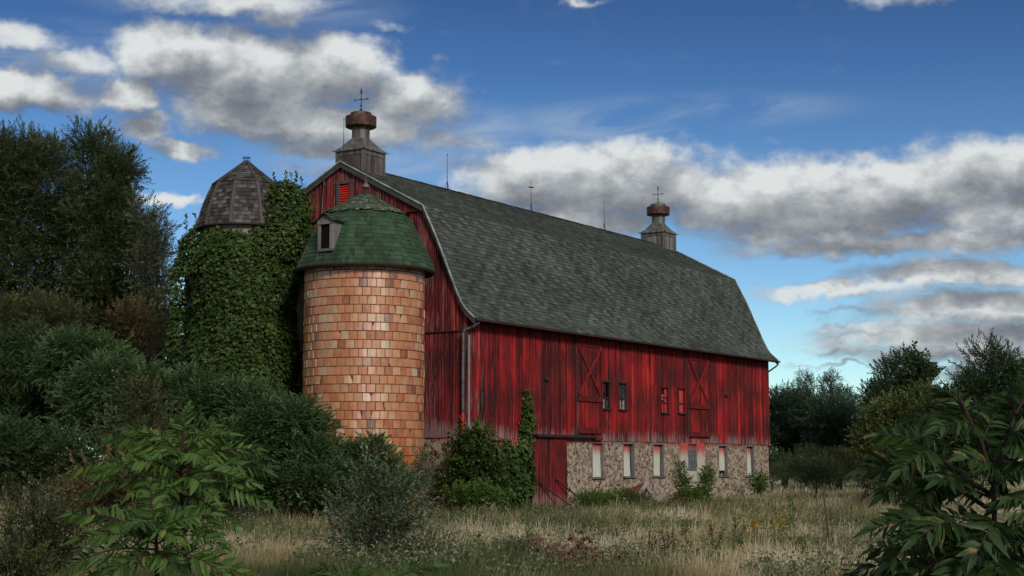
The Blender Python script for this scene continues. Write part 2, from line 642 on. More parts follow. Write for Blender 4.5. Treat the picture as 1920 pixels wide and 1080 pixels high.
M['wood_shingle'] = new_mat('grey_cedar_shingles', wood_fn([(.1, (.014, .012, .012)), (.4, (.058, .053, .050)), (.65, (.125, .118, .112)), (1, (.26, .245, .235))]))
M['batten'] = new_mat('weathered_batten', wood_fn([(.1, (.04, .032, .034)), (.5, (.10, .08, .085)), (1, (.19, .155, .16))]))
M['grey_wood'] = new_mat('grey_weathered_wood', wood_fn([(.1, (.06, .055, .055)), (.5, (.19, .18, .18)), (1, (.36, .34, .34))]))
M['dark_wood'] = new_mat('dark_weathered_wood', wood_fn([(.1, (.016, .012, .012)), (.5, (.045, .03, .03)), (1, (.10, .07, .068))]))
M['red_trim'] = new_mat('dark_red_trim', wood_fn([(.1, (.045, .007, .008)), (.5, (.15, .014, .014)), (1, (.30, .035, .03))], (6, 6, 6)))
M['bright_red'] = new_mat('bright_red_paint', wood_fn([(.1, (.42, .02, .016)), (.5, (.62, .03, .022)), (1, (.70, .05, .04))], (6, 6, 6)))
M['rake'] = new_mat('grey_rake_board', wood_fn([(.1, (.03, .033, .033)), (.5, (.07, .075, .075)), (1, (.13, .137, .137))], (4, 4, 4)))
M['flash'] = new_mat('pale_metal_edge', lambda g: pbr(g, g.ramp(g.noise(g.obj(), 3, 4, .6), [(.35, (.16, .18, .18)), (.65, (.46, .48, .48))]), .5, spec=.4))
M['void'] = new_mat('interior_shade_black', lambda g: pbr(g, (.008, .008, .009), .95, spec=.05))  # near-black colour that paints the shade inside openings
M['iron'] = new_mat('dark_iron', lambda g: pbr(g, g.ramp(g.noise(g.obj(), 8, 3), [(.3, (.012, .012, .014)), (.7, (.05, .045, .045))]), .6, metal=.4))
M['pipe'] = new_mat('grey_metal_pipe', lambda g: pbr(g, g.ramp(g.noise(g.obj(), 5, 3), [(.3, (.06, .06, .07)), (.7, (.16, .16, .175))]), .45, metal=.3))


def rust_fn(lo, hi):
    def fn(g):
        o = g.obj()
        n = g.noise(g.sc(o, (1, 1, .5)), 3.2, 5, .7)
        n2 = g.noise(g.sc(o, (6, 6, .8)), 1, 4, .6)
        base = g.ramp(n2, [(.3, (.055, .052, .046)), (.5, (.11, .107, .097)), (.75, (.21, .206, .19))])
        r = g.ramp(g.noise(o, 9, 4, .7), [(.32, (.022, .012, .011)), (.52, (.075, .027, .021)), (.8, (.15, .062, .042))])
        c = g.mix(g.mr(n, lo, hi), base, r)
        return pbr(g, c, .55, g.bump(n2, .2, .01), metal=.25, spec=.35)
    return fn


M['galv'] = new_mat('weathered_galvanized_metal', rust_fn(.56, .68))
M['rusty'] = new_mat('rusty_red_metal', rust_fn(.36, .52))


def plaster_fn(c0, c1, spray=True):
    def fn(g):
        o = g.obj()
        x, y, z = g.xyz(o)
        a = g.noise(o, 4, 5, .65)
        a2 = g.noise(g.sc(o, (9, 9, 1.2)), 1, 4, .6)
        f = g.m('ADD', g.m('MULTIPLY', a, .6), g.m('MULTIPLY', a2, .4))
        c = g.ramp(f, [(.3, c0), (.7, c1)])
        if spray:
            e = g.m('ADD', z, g.m('MULTIPLY', g.m('SUBTRACT', g.noise(g.sc(o, (3, 3, 1)), 1, 3, .6), .5), .45))
            c = g.mix(g.mr(e, 1.74, 2.20, 0, .9), c, (.45, .040, .026))
        return pbr(g, c, .85, g.bump(a, .2, .01), spec=.2)
    return fn


M['panel'] = new_mat('cream_board_panel', plaster_fn((.44, .46, .385), (.62, .63, .54)))
M['concrete'] = new_mat('pale_concrete', plaster_fn((.36, .34, .295), (.52, .49, .43)))
M['stave'] = new_mat('grey_concrete_staves', plaster_fn((.18, .175, .16), (.30, .29, .265), False))


def glass_fn(g):
    o = g.obj()
    x, y, z = g.xyz(o)
    a = g.noise(o, 7, 3, .6)
    c = g.ramp(a, [(.3, (.03, .05, .065)), (.6, (.10, .15, .18)), (.8, (.20, .26, .28))])
    e = g.m('ADD', z, g.m('MULTIPLY', g.m('SUBTRACT', g.noise(g.sc(o, (3, 3, 1)), 1, 3, .6), .5), .5))
    c = g.mix(g.mr(e, 1.85, 2.25, 0, .9), c, (.38, .035, .03))
    return pbr(g, c, .25, spec=.5)


M['old_glass'] = new_mat('dusty_window_glass', glass_fn)
M['dark_glass'] = new_mat('dark_window_glass', lambda g: pbr(g, g.ramp(g.noise(g.obj(), 9, 3), [(.4, (.01, .012, .014)), (.7, (.10, .12, .13))]), .2, spec=.5))
M['painted_glass'] = new_mat('red_painted_glass', lambda g: pbr(g, g.ramp(g.noise(g.obj(), 6, 3), [(.3, (.34, .03, .03)), (.7, (.55, .08, .075))]), .35, spec=.4))
M['pale_glass'] = new_mat('pale_cracked_glass', lambda g: pbr(g, g.ramp(g.noise(g.obj(), 9, 3), [(.3, (.14, .15, .15)), (.7, (.42, .42, .42))]), .3, spec=.5))


def tile_fn(g):
    o = g.obj()
    t = g.attr('tint')
    n = g.noise(o, 5, 4, .65)
    n2 = g.noise(g.sc(o, (3, 3, 14)), 1, 3, .6)
    n3 = g.noise(o, .6, 3, .6)
    f = g.m('ADD', t, g.m('MULTIPLY', g.m('SUBTRACT', n, .5), .75))
    f = g.m('ADD', f, g.m('MULTIPLY', g.m('SUBTRACT', n3, .5), .35))
    c = g.ramp(f, [(.0, (.13, .035, .010)), (.22, (.34, .085, .018)), (.45, (.46, .150, .040)), (.66, (.48, .20, .072)), (.85, (.48, .27, .13)), (1.0, (.51, .36, .235))])
    c = g.mix(g.mr(n2, .60, .75, 0, .4), c, (.16, .06, .03))
    return pbr(g, c, g.mr(n, .3, .7, .30, .50, False), g.bump(n2, .35, .008), spec=.7, **{'Coat Weight': 1.0, 'Coat IOR': 1.9, 'Coat Roughness': .42})


M['tile'] = new_mat('glazed_clay_tile', tile_fn)
M['mortar'] = new_mat('silo_mortar', plaster_fn((.07, .035, .022), (.15, .085, .055), False))


def leaf_mat(name, cols, trans=.32, rough=.5, var=.5, spec=.3, aged=False):
    def fn(g):
        geo = g.n('ShaderNodeNewGeometry')
        o = g.n('ShaderNodeTexCoord').outputs['Object']
        r = geo.outputs['Random Per Island']
        big = g.noise(o, 1.1, 3, .6)
        f = g.m('ADD', g.m('MULTIPLY', r, var), g.m('MULTIPLY', big, 1 - var * .5))
        f = g.m('SUBTRACT', f, .12)
        c = g.ramp(f, cols)
        if aged:
            sp = g.noise(o, 60, 4, .65)
            old = g.m('MULTIPLY', g.mr(g.m('ADD', r, g.m('MULTIPLY', g.m('SUBTRACT', sp, .5), .5)), .95, 1.05), .75)
            c = g.mix(old, c, (.30, .21, .045))
            c = g.mix(g.mr(sp, .62, .72, 0, .6), c, (.05, .045, .015))
        a = pbr(g, c, rough, spec=spec)
        b = g.n('ShaderNodeBsdfTranslucent', {'Color': c})
        return g.n('ShaderNodeMixShader', {0: trans, 1: a.outputs[0], 2: b.outputs[0]})
    return new_mat(name, fn)


def lm(name, a, b, c, **k):
    M[name] = leaf_mat(name + '_leaves', [(.15, a), (.5, b), (.85, c)], **k)


lm('willow', (0.026, 0.038, 0.014), (0.06, 0.084, 0.032), (0.135, 0.17, 0.075))
lm('willow_pale', (0.04, 0.05, 0.028), (0.095, 0.112, 0.064), (0.19, 0.21, 0.135))
lm('ivy', (0.017, 0.035, 0.008), (0.045, 0.084, 0.017), (0.115, 0.165, 0.034), spec=.25)
lm('ivy_bright', (.02, .05, .01), (.05, .12, .02), (.12, .22, .04), spec=.25)
lm('thicket', (0.025, 0.05, 0.017), (0.07, 0.122, 0.042), (0.135, 0.215, 0.078))
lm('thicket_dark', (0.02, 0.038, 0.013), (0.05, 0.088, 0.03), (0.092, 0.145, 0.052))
lm('sumac', (0.03, 0.068, 0.014), (0.07, 0.145, 0.026), (0.15, 0.24, 0.05), var=.35, aged=True)
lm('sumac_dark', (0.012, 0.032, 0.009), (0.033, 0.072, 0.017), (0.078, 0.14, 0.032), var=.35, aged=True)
lm('greywillow', (0.045, 0.062, 0.032), (0.105, 0.138, 0.072), (0.22, 0.265, 0.16))
lm('olive', (.025, .032, .012), (.065, .078, .028), (.13, .145, .05))
lm('yellowgreen', (.035, .05, .014), (.085, .115, .032), (.16, .19, .055))
lm('bluegreen', (0.016, 0.034, 0.02), (0.042, 0.074, 0.044), (0.095, 0.145, 0.088))
lm('darkgreen', (0.016, 0.034, 0.014), (0.043, 0.073, 0.031), (0.096, 0.142, 0.06))
lm('limegreen', (.04, .075, .012), (.09, .155, .025), (.17, .25, .05))
lm('yellow', (0.2, 0.15, 0.03), (0.42, 0.32, 0.06), (0.58, 0.46, 0.11))
lm('rustbrown', (0.1, 0.06, 0.04), (0.27, 0.165, 0.105), (0.44, 0.3, 0.21))
lm('deadbrown', (.022, .014, .010), (.055, .034, .024), (.11, .07, .045))
lm('rusty_leaf', (0.04, 0.032, 0.014), (0.095, 0.075, 0.03), (0.19, 0.12, 0.04))
M['weedmix'] = leaf_mat('meadow_weed_leaves', [(.1, (.03, .045, .015)), (.4, (.08, .11, .035)), (.65, (.16, .17, .08)), (.9, (.30, .30, .20))], var=.8)
M['bark'] = new_mat('grey_brown_bark', wood_fn([(.1, (.014, .012, .010)), (.5, (.045, .038, .032)), (1, (.10, .088, .075))], (14, 14, 1.5)))
M['stem'] = new_mat('dark_red_brown_stem', wood_fn([(.1, (.014, .009, .008)), (.5, (.045, .028, .022)), (1, (.09, .06, .045))], (14, 14, 1.5)))


def ground_fn(g):
    o = g.obj()
    a = g.noise(o, .35, 5, .6)
    b = g.noise(o, 6, 5, .7)
    f = g.m('ADD', g.m('MULTIPLY', a, .5), g.m('MULTIPLY', b, .5))
    c = g.ramp(f, [(.3, (.035, .036, .018)), (.5, (.09, .085, .048)), (.7, (.17, .15, .095))])
    return pbr(g, c, .95, g.bump(b, .6, .08), spec=.1)


M['ground'] = new_mat('dry_field_soil', ground_fn)


def grass_fn(g):
    t = g.attr('tint')
    c = g.ramp(t, [(0, (.036, .056, .018)), (.2, (.075, .10, .034)), (.4, (.16, .155, .066)), (.6, (.30, .245, .128)), (.8, (.45, .37, .225)), (1, (.62, .54, .38))])
    a = pbr(g, c, .7, spec=.2)
    b = g.n('ShaderNodeBsdfTranslucent', {'Color': c})
    return g.n('ShaderNodeMixShader', {0: .25, 1: a.outputs[0], 2: b.outputs[0]})


M['grass'] = new_mat('dry_meadow_grass', grass_fn)

# ------------------------------------------------------------------ ground
mb = MB()
xs = [-1500, -400, -120, -60, -30, 0, 30, 60, 120, 400, 1500]
ys = [-300, -60, -5, 10, 25, 40, 60, 90, 130, 200, 400, 1000, 3000]
for x0, x1 in zip(xs, xs[1:]):
    for y0, y1 in zip(ys, ys[1:]):
        mb.face([(x0, y0, 0), (x1, y0, 0), (x1, y1, 0), (x0, y1, 0)])
tag(mb.build('ground', M['ground']), kind='structure')

# ------------------------------------------------------------------ barn
L, W = 24.4, 10.48
ROT = math.pi / 2 - 0.5694
barn = empty('barn', (-1.44, 49.4194, 0), ROT)
tag(barn, 'big weathered red gambrel barn on a fieldstone base with grey green shingle roof', 'barn')
BU = np.array([math.cos(ROT), math.sin(ROT), 0])
BV = np.array([-math.sin(ROT), math.cos(ROT), 0])
BP = np.array([-1.44, 49.4194, 0])


def bw(x, y, z):
    return BP + BU * x + BV * y + np.array([0, 0, z])


ZS = 2.40                       # bottom of the boards
ON, OF = .143, .26              # roof overhang at the two gables
PROF = [(-.385, 6.22), (.0, 6.57), (.14, 6.78), (.30, 7.08), (1.115, 8.93), (1.71, 10.09), (W / 2, 11.94)]


def zroof(y):
    y = min(y, W - y)
    for (a, b), (c, d) in zip(PROF, PROF[1:]):
        if y <= c: return b + (d - b) * (y - a) / (c - a)
    return 11.94


# openings
UW = [(8.89, 9.41, 3.60, 4.57), (10.17, 10.70, 3.60, 4.58), (13.66, 14.24, 3.58, 4.56), (15.20, 15.73, 3.60, 4.58)]
LW = [(8.14, 9.04, 1.05, 2.36), (10.51, 11.47, 1.06, 2.36), (12.97, 13.94, 1.06, 2.36), (19.01, 19.94, 1.03, 2.36), (21.89, 22.76, 1.02, 2.36)]
GLW = (16.04, 16.90, 1.24, 2.34)


def boards(mb, P, s0, s1, z0, ztop, ops=(), w=.15, proud=0.0, th=.03, jag=.03):
    s = s0
    while s < s1 - 1e-6:
        e = min(s + w * random.uniform(.75, 1.3), s1)
        if s1 - e < .05: e = s1
        t = random.random()
        out = proud + random.uniform(0, .012)
        zb = z0 - random.uniform(0, jag)
        brk = sorted({s, e} | {q for o in ops for q in (o[0], o[1]) if s < q < e})
        gp = .014
        for a, b in zip(brk, brk[1:]):
            a2 = a + (gp if a == s else 0)
            b2 = b - (gp if b == e else 0)
            m = (a + b) / 2
            iv = [[zb, None]]
            for o in ops:
                if o[0] < m < o[1]:
                    iv = [[zb, o[2]], [o[3], None]]
            for za, zc in iv:
                ta, tb = (zc, zc) if zc is not None else (ztop(a2), ztop(b2))
                if min(ta, tb) <= za + .01: continue
                f = [P(a2, out, za), P(b2, out, za), P(b2, out, tb), P(a2, out, ta)]
                k = [P(a2, out - th, za), P(b2, out - th, za), P(b2, out - th, tb), P(a2, out - th, ta)]
                mb.face(f, t)
                mb.face([k[0], f[0], f[3], k[3]], t)
                mb.face([f[1], k[1], k[2], f[2]], t)
                mb.face([k[0], k[1], f[1], f[0]], t)
        s = e


PS = lambda s, out, z: (s, -out, z)           # long side facing the field
PG = lambda s, out, z: (-out, s, z)           # near gable
PF = lambda s, out, z: (L + out, s, z)        # far gable
PB = lambda s, out, z: (s, W + out, z)        # back side

ztop_side = lambda s: 6.42
mb = MB()
boards(mb, PS, 0, L, ZS, ztop_side, UW)
boards(mb, PB, 0, L, ZS, ztop_side)
side_o = mb.build('side_boards', M['siding'], barn)
mb = MB()
zr = lambda y: zroof(y) - .10
boards(mb, PG, 0, W, ZS + .02, lambda y: min(zr(y), 5.89), proud=.0)
boards(mb, PG, 0, W, 5.86, lambda y: min(zr(y), 9.97), proud=.035, jag=.01)
GV = (4.86, 5.30, 10.25, 11.16)
boards(mb, PG, 1.72, W - 1.72, 9.95, zr, [GV], proud=.07, jag=.01)
boards(mb, PF, 0, W, ZS + .02, zr)
gab_o = mb.build('gable_boards', M['gable'], barn)
mb = MB()                                    # near-black sheets added to block light, standing in for interior shade
iny = .22
for a, b in (((iny, iny, 2.3), (L - iny, iny + .02, 6.4)), ((iny, W - iny, 2.3), (L - iny, W - iny + .02, 6.4))):
    mb.box(a, b)
for x in (iny, L - iny):
    yy = [iny + (W - 2 * iny) * i / 24 for i in range(25)]
    for a, b in zip(yy, yy[1:]):
        mb.face([(x, a, .1), (x, b, .1), (x, b, zroof(b) - .2), (x, a, zroof(a) - .2)])
mb.face([(iny, iny, 2.3), (L - iny, iny, 2.3), (L - iny, W - iny, 2.3), (iny, W - iny, 2.3)])
mb.build('light_blocker', M['void'], barn)

# ledges where the gable boards overlap
mb = MB()
mb.box((-.058, .02, 5.835), (-.012, W - .02, 5.868))
mb.box((-.10, 1.85, 9.925), (-.048, W - 1.85, 9.955))
mb.build('ledge', M['dark_wood'], barn)

# stone foundation with openings
def wall_open(mb, P, s0, s1, z0, z1, ops, depth=.40):
    ss = sorted({s0, s1} | {q for o in ops for q in (o[0], o[1])})
    zz = sorted({z0, z1} | {q for o in ops for q in (o[2], o[3])})
    for a, b in zip(ss, ss[1:]):
        for c, d in zip(zz, zz[1:]):
            m, n = (a + b) / 2, (c + d) / 2
            if any(o[0] < m < o[1] and o[2] < n < o[3] for o in ops): continue
            mb.face([P(a, 0, c), P(b, 0, c), P(b, 0, d), P(a, 0, d)])
    for a, b, c, d in ops:
        mb.face([P(a, 0, c), P(a, 0, d), P(a, -depth, d), P(a, -depth, c)])
        mb.face([P(b, 0, d), P(b, 0, c), P(b, -depth, c), P(b, -depth, d)])
        mb.face([P(b, 0, c), P(a, 0, c), P(a, -depth, c), P(b, -depth, c)])
        mb.face([P(a, 0, d), P(b, 0, d), P(b, -depth, d), P(a, -depth, d)])
        mb.face([P(a, -depth, c), P(b, -depth, c), P(b, -depth, d), P(a, -depth, d)])


LEFT_OP = (1.15, 2.75, .95, 2.33)
GOP = (1.46, 1.62, .0, 2.36)
mb = MB()
wall_open(mb, lambda s, o, z: (s, .03 - o, z), .03, L - .03, -.3, 2.39, LW + [GLW, LEFT_OP])
wall_open(mb, lambda s, o, z: (.03 - o, s, z), .03, W - .03, -.3, 2.41, [])
wall_open(mb, lambda s, o, z: (L - .03 + o, s, z), .03, W - .03, -.3, 2.41, [])
wall_open(mb, lambda s, o, z: (s, W - .03 + o, z), .03, L - .03, -.3, 2.41, [])
mb.build('stone_foundation', M['stone'], barn)
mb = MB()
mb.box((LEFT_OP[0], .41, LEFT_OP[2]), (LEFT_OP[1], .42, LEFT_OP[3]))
mb.build('opening_shade', M['void'], barn)  # black sheet at the back paints the shade of the opening
for x in (1.02, 2.12, 2.78):
    mb = MB()
    mb.box((x, -.03, .2), (x + .17, .2, 2.36))
    mb.build('concrete_post', M['concrete'], barn)

# lower windows: weathered frame > panel, sill
for i, (a, b, c, d) in enumerate(LW):
    dep = .19
    mb = MB()
    fw = .055
    mb.box((a, .02, c), (a + fw, dep, d))
    mb.box((b - fw, .02, c), (b, dep, d))
    mb.box((a + fw, .02, d - .07), (b - fw, dep, d))
    fr = mb.build('window', M['grey_wood'], barn, bevel=.006)
    mb = MB()
    mb.box((a - .04, -.035, c - .06), (b + .04, dep, c), tint=.2)
    mb.build('sill', M['grey_wood'], fr, bevel=.006)
    mb = MB()
    zb = c + (.22 if i == 3 else .01)
    lean = (.02, .05, .03, .04, .01)[i]
    x0, x1 = a + fw, b - fw - (.0, .10, .10, .04, .10)[i]
    y0 = .10
    pts = [(x0, y0, zb), (x1, y0 + .03, zb), (x1 + (.03 if i == 0 else -.02), y0 + .03 + lean, d - .05), (x0, y0 + lean, d - .05)]
    n_ = 6
    for k in range(n_):      # gently warped sheet
        t0, t1 = k / n_, (k + 1) / n_
        lp = lambda p, q, t: tuple(np.array(p) * (1 - t) + np.array(q) * t + np.array([0, .015 * math.sin(t * 3.1 + i), 0]))
        mb.face([lp(pts[0], pts[3], t0), lp(pts[1], pts[2], t0), lp(pts[1], pts[2], t1), lp(pts[0], pts[3], t1)])
    mb.build('panel', M['panel'], fr, smooth=True)
# window in the concrete patch
a, b, c, d = GLW
mb = MB()
wall_open(mb, lambda s, o, z: (s, .0 - o, z), 15.36, 17.60, .55, 2.385, [GLW], .14)
for q in ((15.36, 15.36), (17.60, 17.60)):
    mb.face([(q[0], 0, .55), (q[0], .028, .55), (q[0], .028, 2.385), (q[0], 0, 2.385)])
patch = mb.build('concrete_patch', M['concrete'], barn)
mb = MB()
for x in np.linspace(a, b, 4):
    mb.box((x - .018, .07, c), (x + .018, .12, d))
for z in np.linspace(c, d, 6):
    mb.box((a, .075, z - .016), (b, .115, z + .016))
fr = mb.build('window', M['grey_wood'], barn)
mb = MB()
mb.box((a, .10, c), (b, .11, d))
mb.build('pane', M['old_glass'], fr)

# upper windows
for i, (a, b, c, d) in enumerate(UW):
    mb = MB()
    f = .05
    mb.box((a - f, -.045, c), (a, .06, d))
    mb.box((b, -.045, c), (b + f, .06, d))
    mb.box((a - f - .02, -.06, d), (b + f + .02, .06, d + .06))
    mid = c + (d - c) * .40
    mb.box((a, -.01, mid - .025), (b, .05, mid + .025))
    xm = (a + b) / 2
    if i != 3: mb.box((xm - .014, .0, c), (xm + .014, .04, d))
    if i == 2:
        mb.box((a, .0, mid + .2), (b, .04, mid + .225))
    fr = mb.build('window', M['red_trim'] if i > 1 else M['dark_wood'], barn)
    mb = MB()
    mb.box((a - f - .03, -.09, c - .06), (b + f + .03, .06, c))
    mb.build('sill', M['dark_wood'], fr)

    def pane(x0, x1, z0, z1, m):
        q = MB()
        q.box((x0, .045, z0), (x1, .052, z1))
        q.build('pane', M[m], fr)
    if i == 0:
        pane(a, xm, c, mid, 'pale_glass'); pane(a, xm, mid + .22, d - .08, 'red_trim'); pane(xm, b, c, mid - .05, 'dark_glass')
    elif i == 1:
        pane(a, xm, mid, d, 'dark_glass'); pane(xm, b, mid, d, 'dark_glass'); pane(a, b, c, mid, 'pale_glass')
    elif i == 2:
        pane(a, b, c, mid, 'painted_glass'); pane(xm, b, mid, d, 'painted_glass'); pane(a, xm, mid + .1, mid + .32, 'pale_glass')
    else:
        pane(a, b, c, mid, 'painted_glass'); pane(a, b, mid, d, 'painted_glass')

# X-braced loft doors
for x0, x1 in ((6.93, 8.80), (16.03, 18.05)):
    mb = MB()
    boards(mb, PS, x0, x1, 2.62, lambda s: 5.88, proud=.035, w=.17, jag=0)
    dr = mb.build('loft_door', M['siding'], barn)
    mb = MB()
    mb.box((x0 - .09, -.055, 2.6), (x0, .0, 6.3))
    mb.build('gap_strip', M['dark_wood'], dr)  # dark strip put in for the shaded gap left of the door
    for (p, q, yy) in (((x0 + .06, 5.85), (x1 - .12, 4.05), .065), ((x1 - .10, 5.85), (x0 + .10, 4.05), .095)):
        mb = MB()
        mb.bar((p[0], -yy, p[1]), (q[0], -yy, q[1]), .03, .12, up=(0, 0, 1), tint=.5 if yy < .08 else .9)
        mb.build('brace', M['red_trim'], dr)
    for z0, z1, pr in ((3.80, 4.00, .10), (2.64, 2.86, .11), (5.80, 5.90, .07)):
        mb = MB()
        mb.box((x0 + .04, -pr, z0), (x1 - .03, -.045, z1), tint=.4)
        mb.build('rail', M['red_trim'], dr, bevel=.006)
    mb = MB()
    mb.box((x1 - .09, -.075, 2.9), (x1 - .02, -.045, 5.8), tint=.3)
    mb.build('stile', M['red_trim'], dr)

# red sliding door on its rail
mb = MB()
PD = lambda s, out, z: (s - (.06 if z < 1 else 0) * (1 - z), -out - .05 * (1 - z / 2.4), z)
boards(mb, PD, 3.82, 4.92, .05, lambda s: 2.45, proud=.07, w=.19, jag=.03)
boards(mb, PD, 4.95, 6.18, .05, lambda s: 2.45, proud=.075, w=.19, jag=.03)
sd = mb.build('sliding_door', M['door_red'], barn)
mb = MB()
mb.box((4.0, -.20, 2.515), (8.18, -.02, 2.565), tint=.3)
mb.box((4.0, -.20, 2.47), (8.18, -.17, 2.515), tint=.2)
mb.build('door_rail', M['dark_wood'], barn)
mb = MB()
mb.box((8.15, -.10, 2.40), (8.75, -.02, 2.60), tint=.7)
mb.build('trim_board', M['red_trim'], barn)
for x, z in ((4.85, 4.49), (19.74, 4.47)):
    mb = MB()
    mb.box((x - .12, -.12, z - .04), (x + .12, -.01, z + .05))
    mb.build('bracket', M['dark_wood'], barn)

# gable louver
mb = MB()
a, b, c, d = GV
mb.box((-.13, a - .13, c - .1), (-.03, a, d + .0)); mb.box((-.13, b, c - .1), (-.03, b + .13, d))
mb.box((-.14, a - .15, d), (-.03, b + .15, d + .12)); mb.box((-.13, a, c - .1), (-.03, b, c))
lv = mb.build('louver', M['batten'], barn)
mb = MB()
n_ = 11
for i in range(n_):
    z = c + (d - c) * i / n_
    mb.face([(-.10, a, z), (-.10, b, z), (-.04, b, z + .085), (-.04, a, z + .085)])
    mb.face([(-.10, a, z - .012), (-.10, b, z - .012), (-.10, b, z), (-.10, a, z)], .1)
mb.build('slats', M['bright_red'], lv)
mb = MB()
mb.tube([(-.14, 5.97, 11.40), (-.13, 6.05, 10.6), (-.12, 6.13, 9.6), (-.10, 6.3, 6.5)], .018, 6)
mb.build('cable', M['pipe'], barn)

# corner boards
mb = MB()
mb.box((.0, -.028, 2.42), (.11, -.016, 5.7), .9)
mb.build('corner_board', M['grey_wood'], barn)
mb = MB()
mb.box((L - .12, -.03, 2.36), (L + .02, -.016, 6.35), .4)
mb.build('corner_board', M['siding'], barn)

# roof
def prof_pts(side):
    return [(y if side == 0 else W - y, z) for y, z in PROF]


mb = MB()
TH = .10
for side in (0, 1):
    pp = prof_pts(side)
    for (y0, z0), (y1, z1) in zip(pp, pp[1:]):
        d = np.array([y1 - y0, z1 - z0]); d /= np.linalg.norm(d)
        nn = np.array([d[1], -d[0]]) * (1 if side == 0 else -1)
        if nn[1] > 0: nn = -nn
        t = nn * 0
        top = [(-ON, y0, z0), (L + OF, y0, z0), (L + OF, y1, z1), (-ON, y1, z1)]
        bot = [(x, y, z - TH) for x, y, z in top]
        mb.face(top if side == 0 else top[::-1]); mb.face(bot[::-1] if side == 0 else bot)
        mb.face([bot[0], top[0], top[3], bot[3]]); mb.face([top[1], bot[1], bot[2], top[2]])
roof = mb.build('roof', M['dark_wood'], barn)


def shingle_surface(mb, S, rows, cols, lift=.014, lip=.014, jit=.4, pat=None, keep=None):
    """S(s,t) in [0,1]^2 -> point, and outward normal; tabs as tilted quads with a front lip"""
    for i in range(rows):
        t0, t1 = i / rows, min((i + 1.12) / rows, 1.0)
        off = .5 * (i % 2) + random.uniform(-.12, .12)
        nc = cols(i)
        k = -1
        while k < nc:
            a = (k + off) / nc + .004 / nc
            b = (k + 1 + off) / nc - .004 / nc
            k += 1
            a, b = max(a, 0), min(b, 1)
            if b - a < .15 / nc: continue
            if keep and not keep(a, b, t0): continue
            p = [np.array(S(a, t0)), np.array(S(b, t0)), np.array(S(b, t1)), np.array(S(a, t1))]
            n = np.cross(p[1] - p[0], p[3] - p[0])
            n /= max(np.linalg.norm(n), 1e-9)
            l0 = lip + random.random() * lift
            l1 = lip + random.random() * lift
            tn = pat(i, k) if pat else random.random()
            q = [p[0] + n * l0, p[1] + n * l1, p[2] + n * .004, p[3] + n * .004]
            mb.face(q, tn)
            mb.face([p[0], p[1], q[1], q[0]], tn * .35)


def arc_lookup(pts):
    pts = [np.array(p, float) for p in pts]
    cum = [0]
    for a, b in zip(pts, pts[1:]): cum.append(cum[-1] + np.linalg.norm(b - a))

    def at_(t):
        s = t * cum[-1]
        for i in range(len(pts) - 1):
            if s <= cum[i + 1] + 1e-9:
                f = (s - cum[i]) / (cum[i + 1] - cum[i])
                return pts[i] * (1 - f) + pts[i + 1] * f
        return pts[-1]
    return at_, cum[-1]


for side in (0, 1):
    for seg in (PROF[:6], PROF[5:]):
        A, ln = arc_lookup(seg)
        mb = MB()

        def S(s, t, A=A, side=side):
            y, z = A(t)
            x = -ON - .03 + s * (L + ON + OF + .06)
            if side: return (L + OF + .03 - s * (L + ON + OF + .06), W - y, z)
            return (x, y, z)
        rows = int(round(ln / .145))
        shingle_surface(mb, S, rows, lambda i: 82, lift=.016, lip=.012,
                        pat=lambda i, k: min(1, max(0, .48 + .26 * math.sin(k * 2.2 + i * 1.9) + random.uniform(-.33, .33))))
        mb.build('shingles', M['shingle'], roof)
mb = MB()
for s in np.arange(-ON, L + OF - .01, .3):
    e = min(s + .31, L + OF)
    h = random.uniform(.03, .045)
    for sg in (-1, 1):
        mb.face([(s, W / 2, 11.94 + h), (e, W / 2, 11.94 + h), (e, W / 2 + sg * .16, 11.94 - .075 + h), (s, W / 2 + sg * .16, 11.94 - .075 + h)][::sg], random.random())
mb.build('ridge_cap', M['shingle'], roof)

# rake boards with a pale metal edge
for xr, sg in ((-ON - .03, -1), (L + OF + .03, 1)):
    mb, mf = MB(), MB()
    for side in (0, 1):
        pp = prof_pts(side)
        for (y0, z0), (y1, z1) in zip(pp, pp[1:]):
            h = .20
            a = [(xr, y0, z0 - h), (xr, y1, z1 - h), (xr, y1, z1 + .01), (xr, y0, z0 + .01)]
            b = [(xr - sg * .05, y, z) for _, y, z in a]
            mb.face(a); mb.face(b[::-1]); mb.face([a[0], b[0], b[1], a[1]]); mb.face([a[3], a[2], b[2], b[3]])
            mf.bar((xr + sg * .012, y0, z0 + .02), (xr + sg * .012, y1, z1 + .02), .045, .035, up=(1, 0, 0))
    mb.build('rake_board', M['rake'], barn)
    mf.build('edge_strip', M['flash'], roof)
# gutter and downspouts
mb = MB()
mb.box((-.1, -.47, 6.13), (L + OF + .12, -.375, 6.215))
gut = mb.build('gutter', M['dark_wood'], barn, bevel=.02)
mb = MB()
mb.tube([(.06, -.40, 6.10), (.02, -.22, 5.98), (-.09, .05, 5.86), (-.11, .10, 5.74), (-.11, .10, 3.15)], .05, 8)
mb.build('downspout', M['pipe'], gut)
mb = MB()
mb.tube([(-.11, .10, 3.15), (-.11, .10, 2.45)], .055, 8, .9)
mb.build('downspout', M['bright_red'], gut)
mb = MB()
mb.tube([(L + .18, -.42, 6.15), (L + .18, -.42, 6.03), (L + .12, -.34, 5.95), (L + .03, -.02, 5.72)], .04, 8)
mb.build('downspout', M['red_trim'], gut)

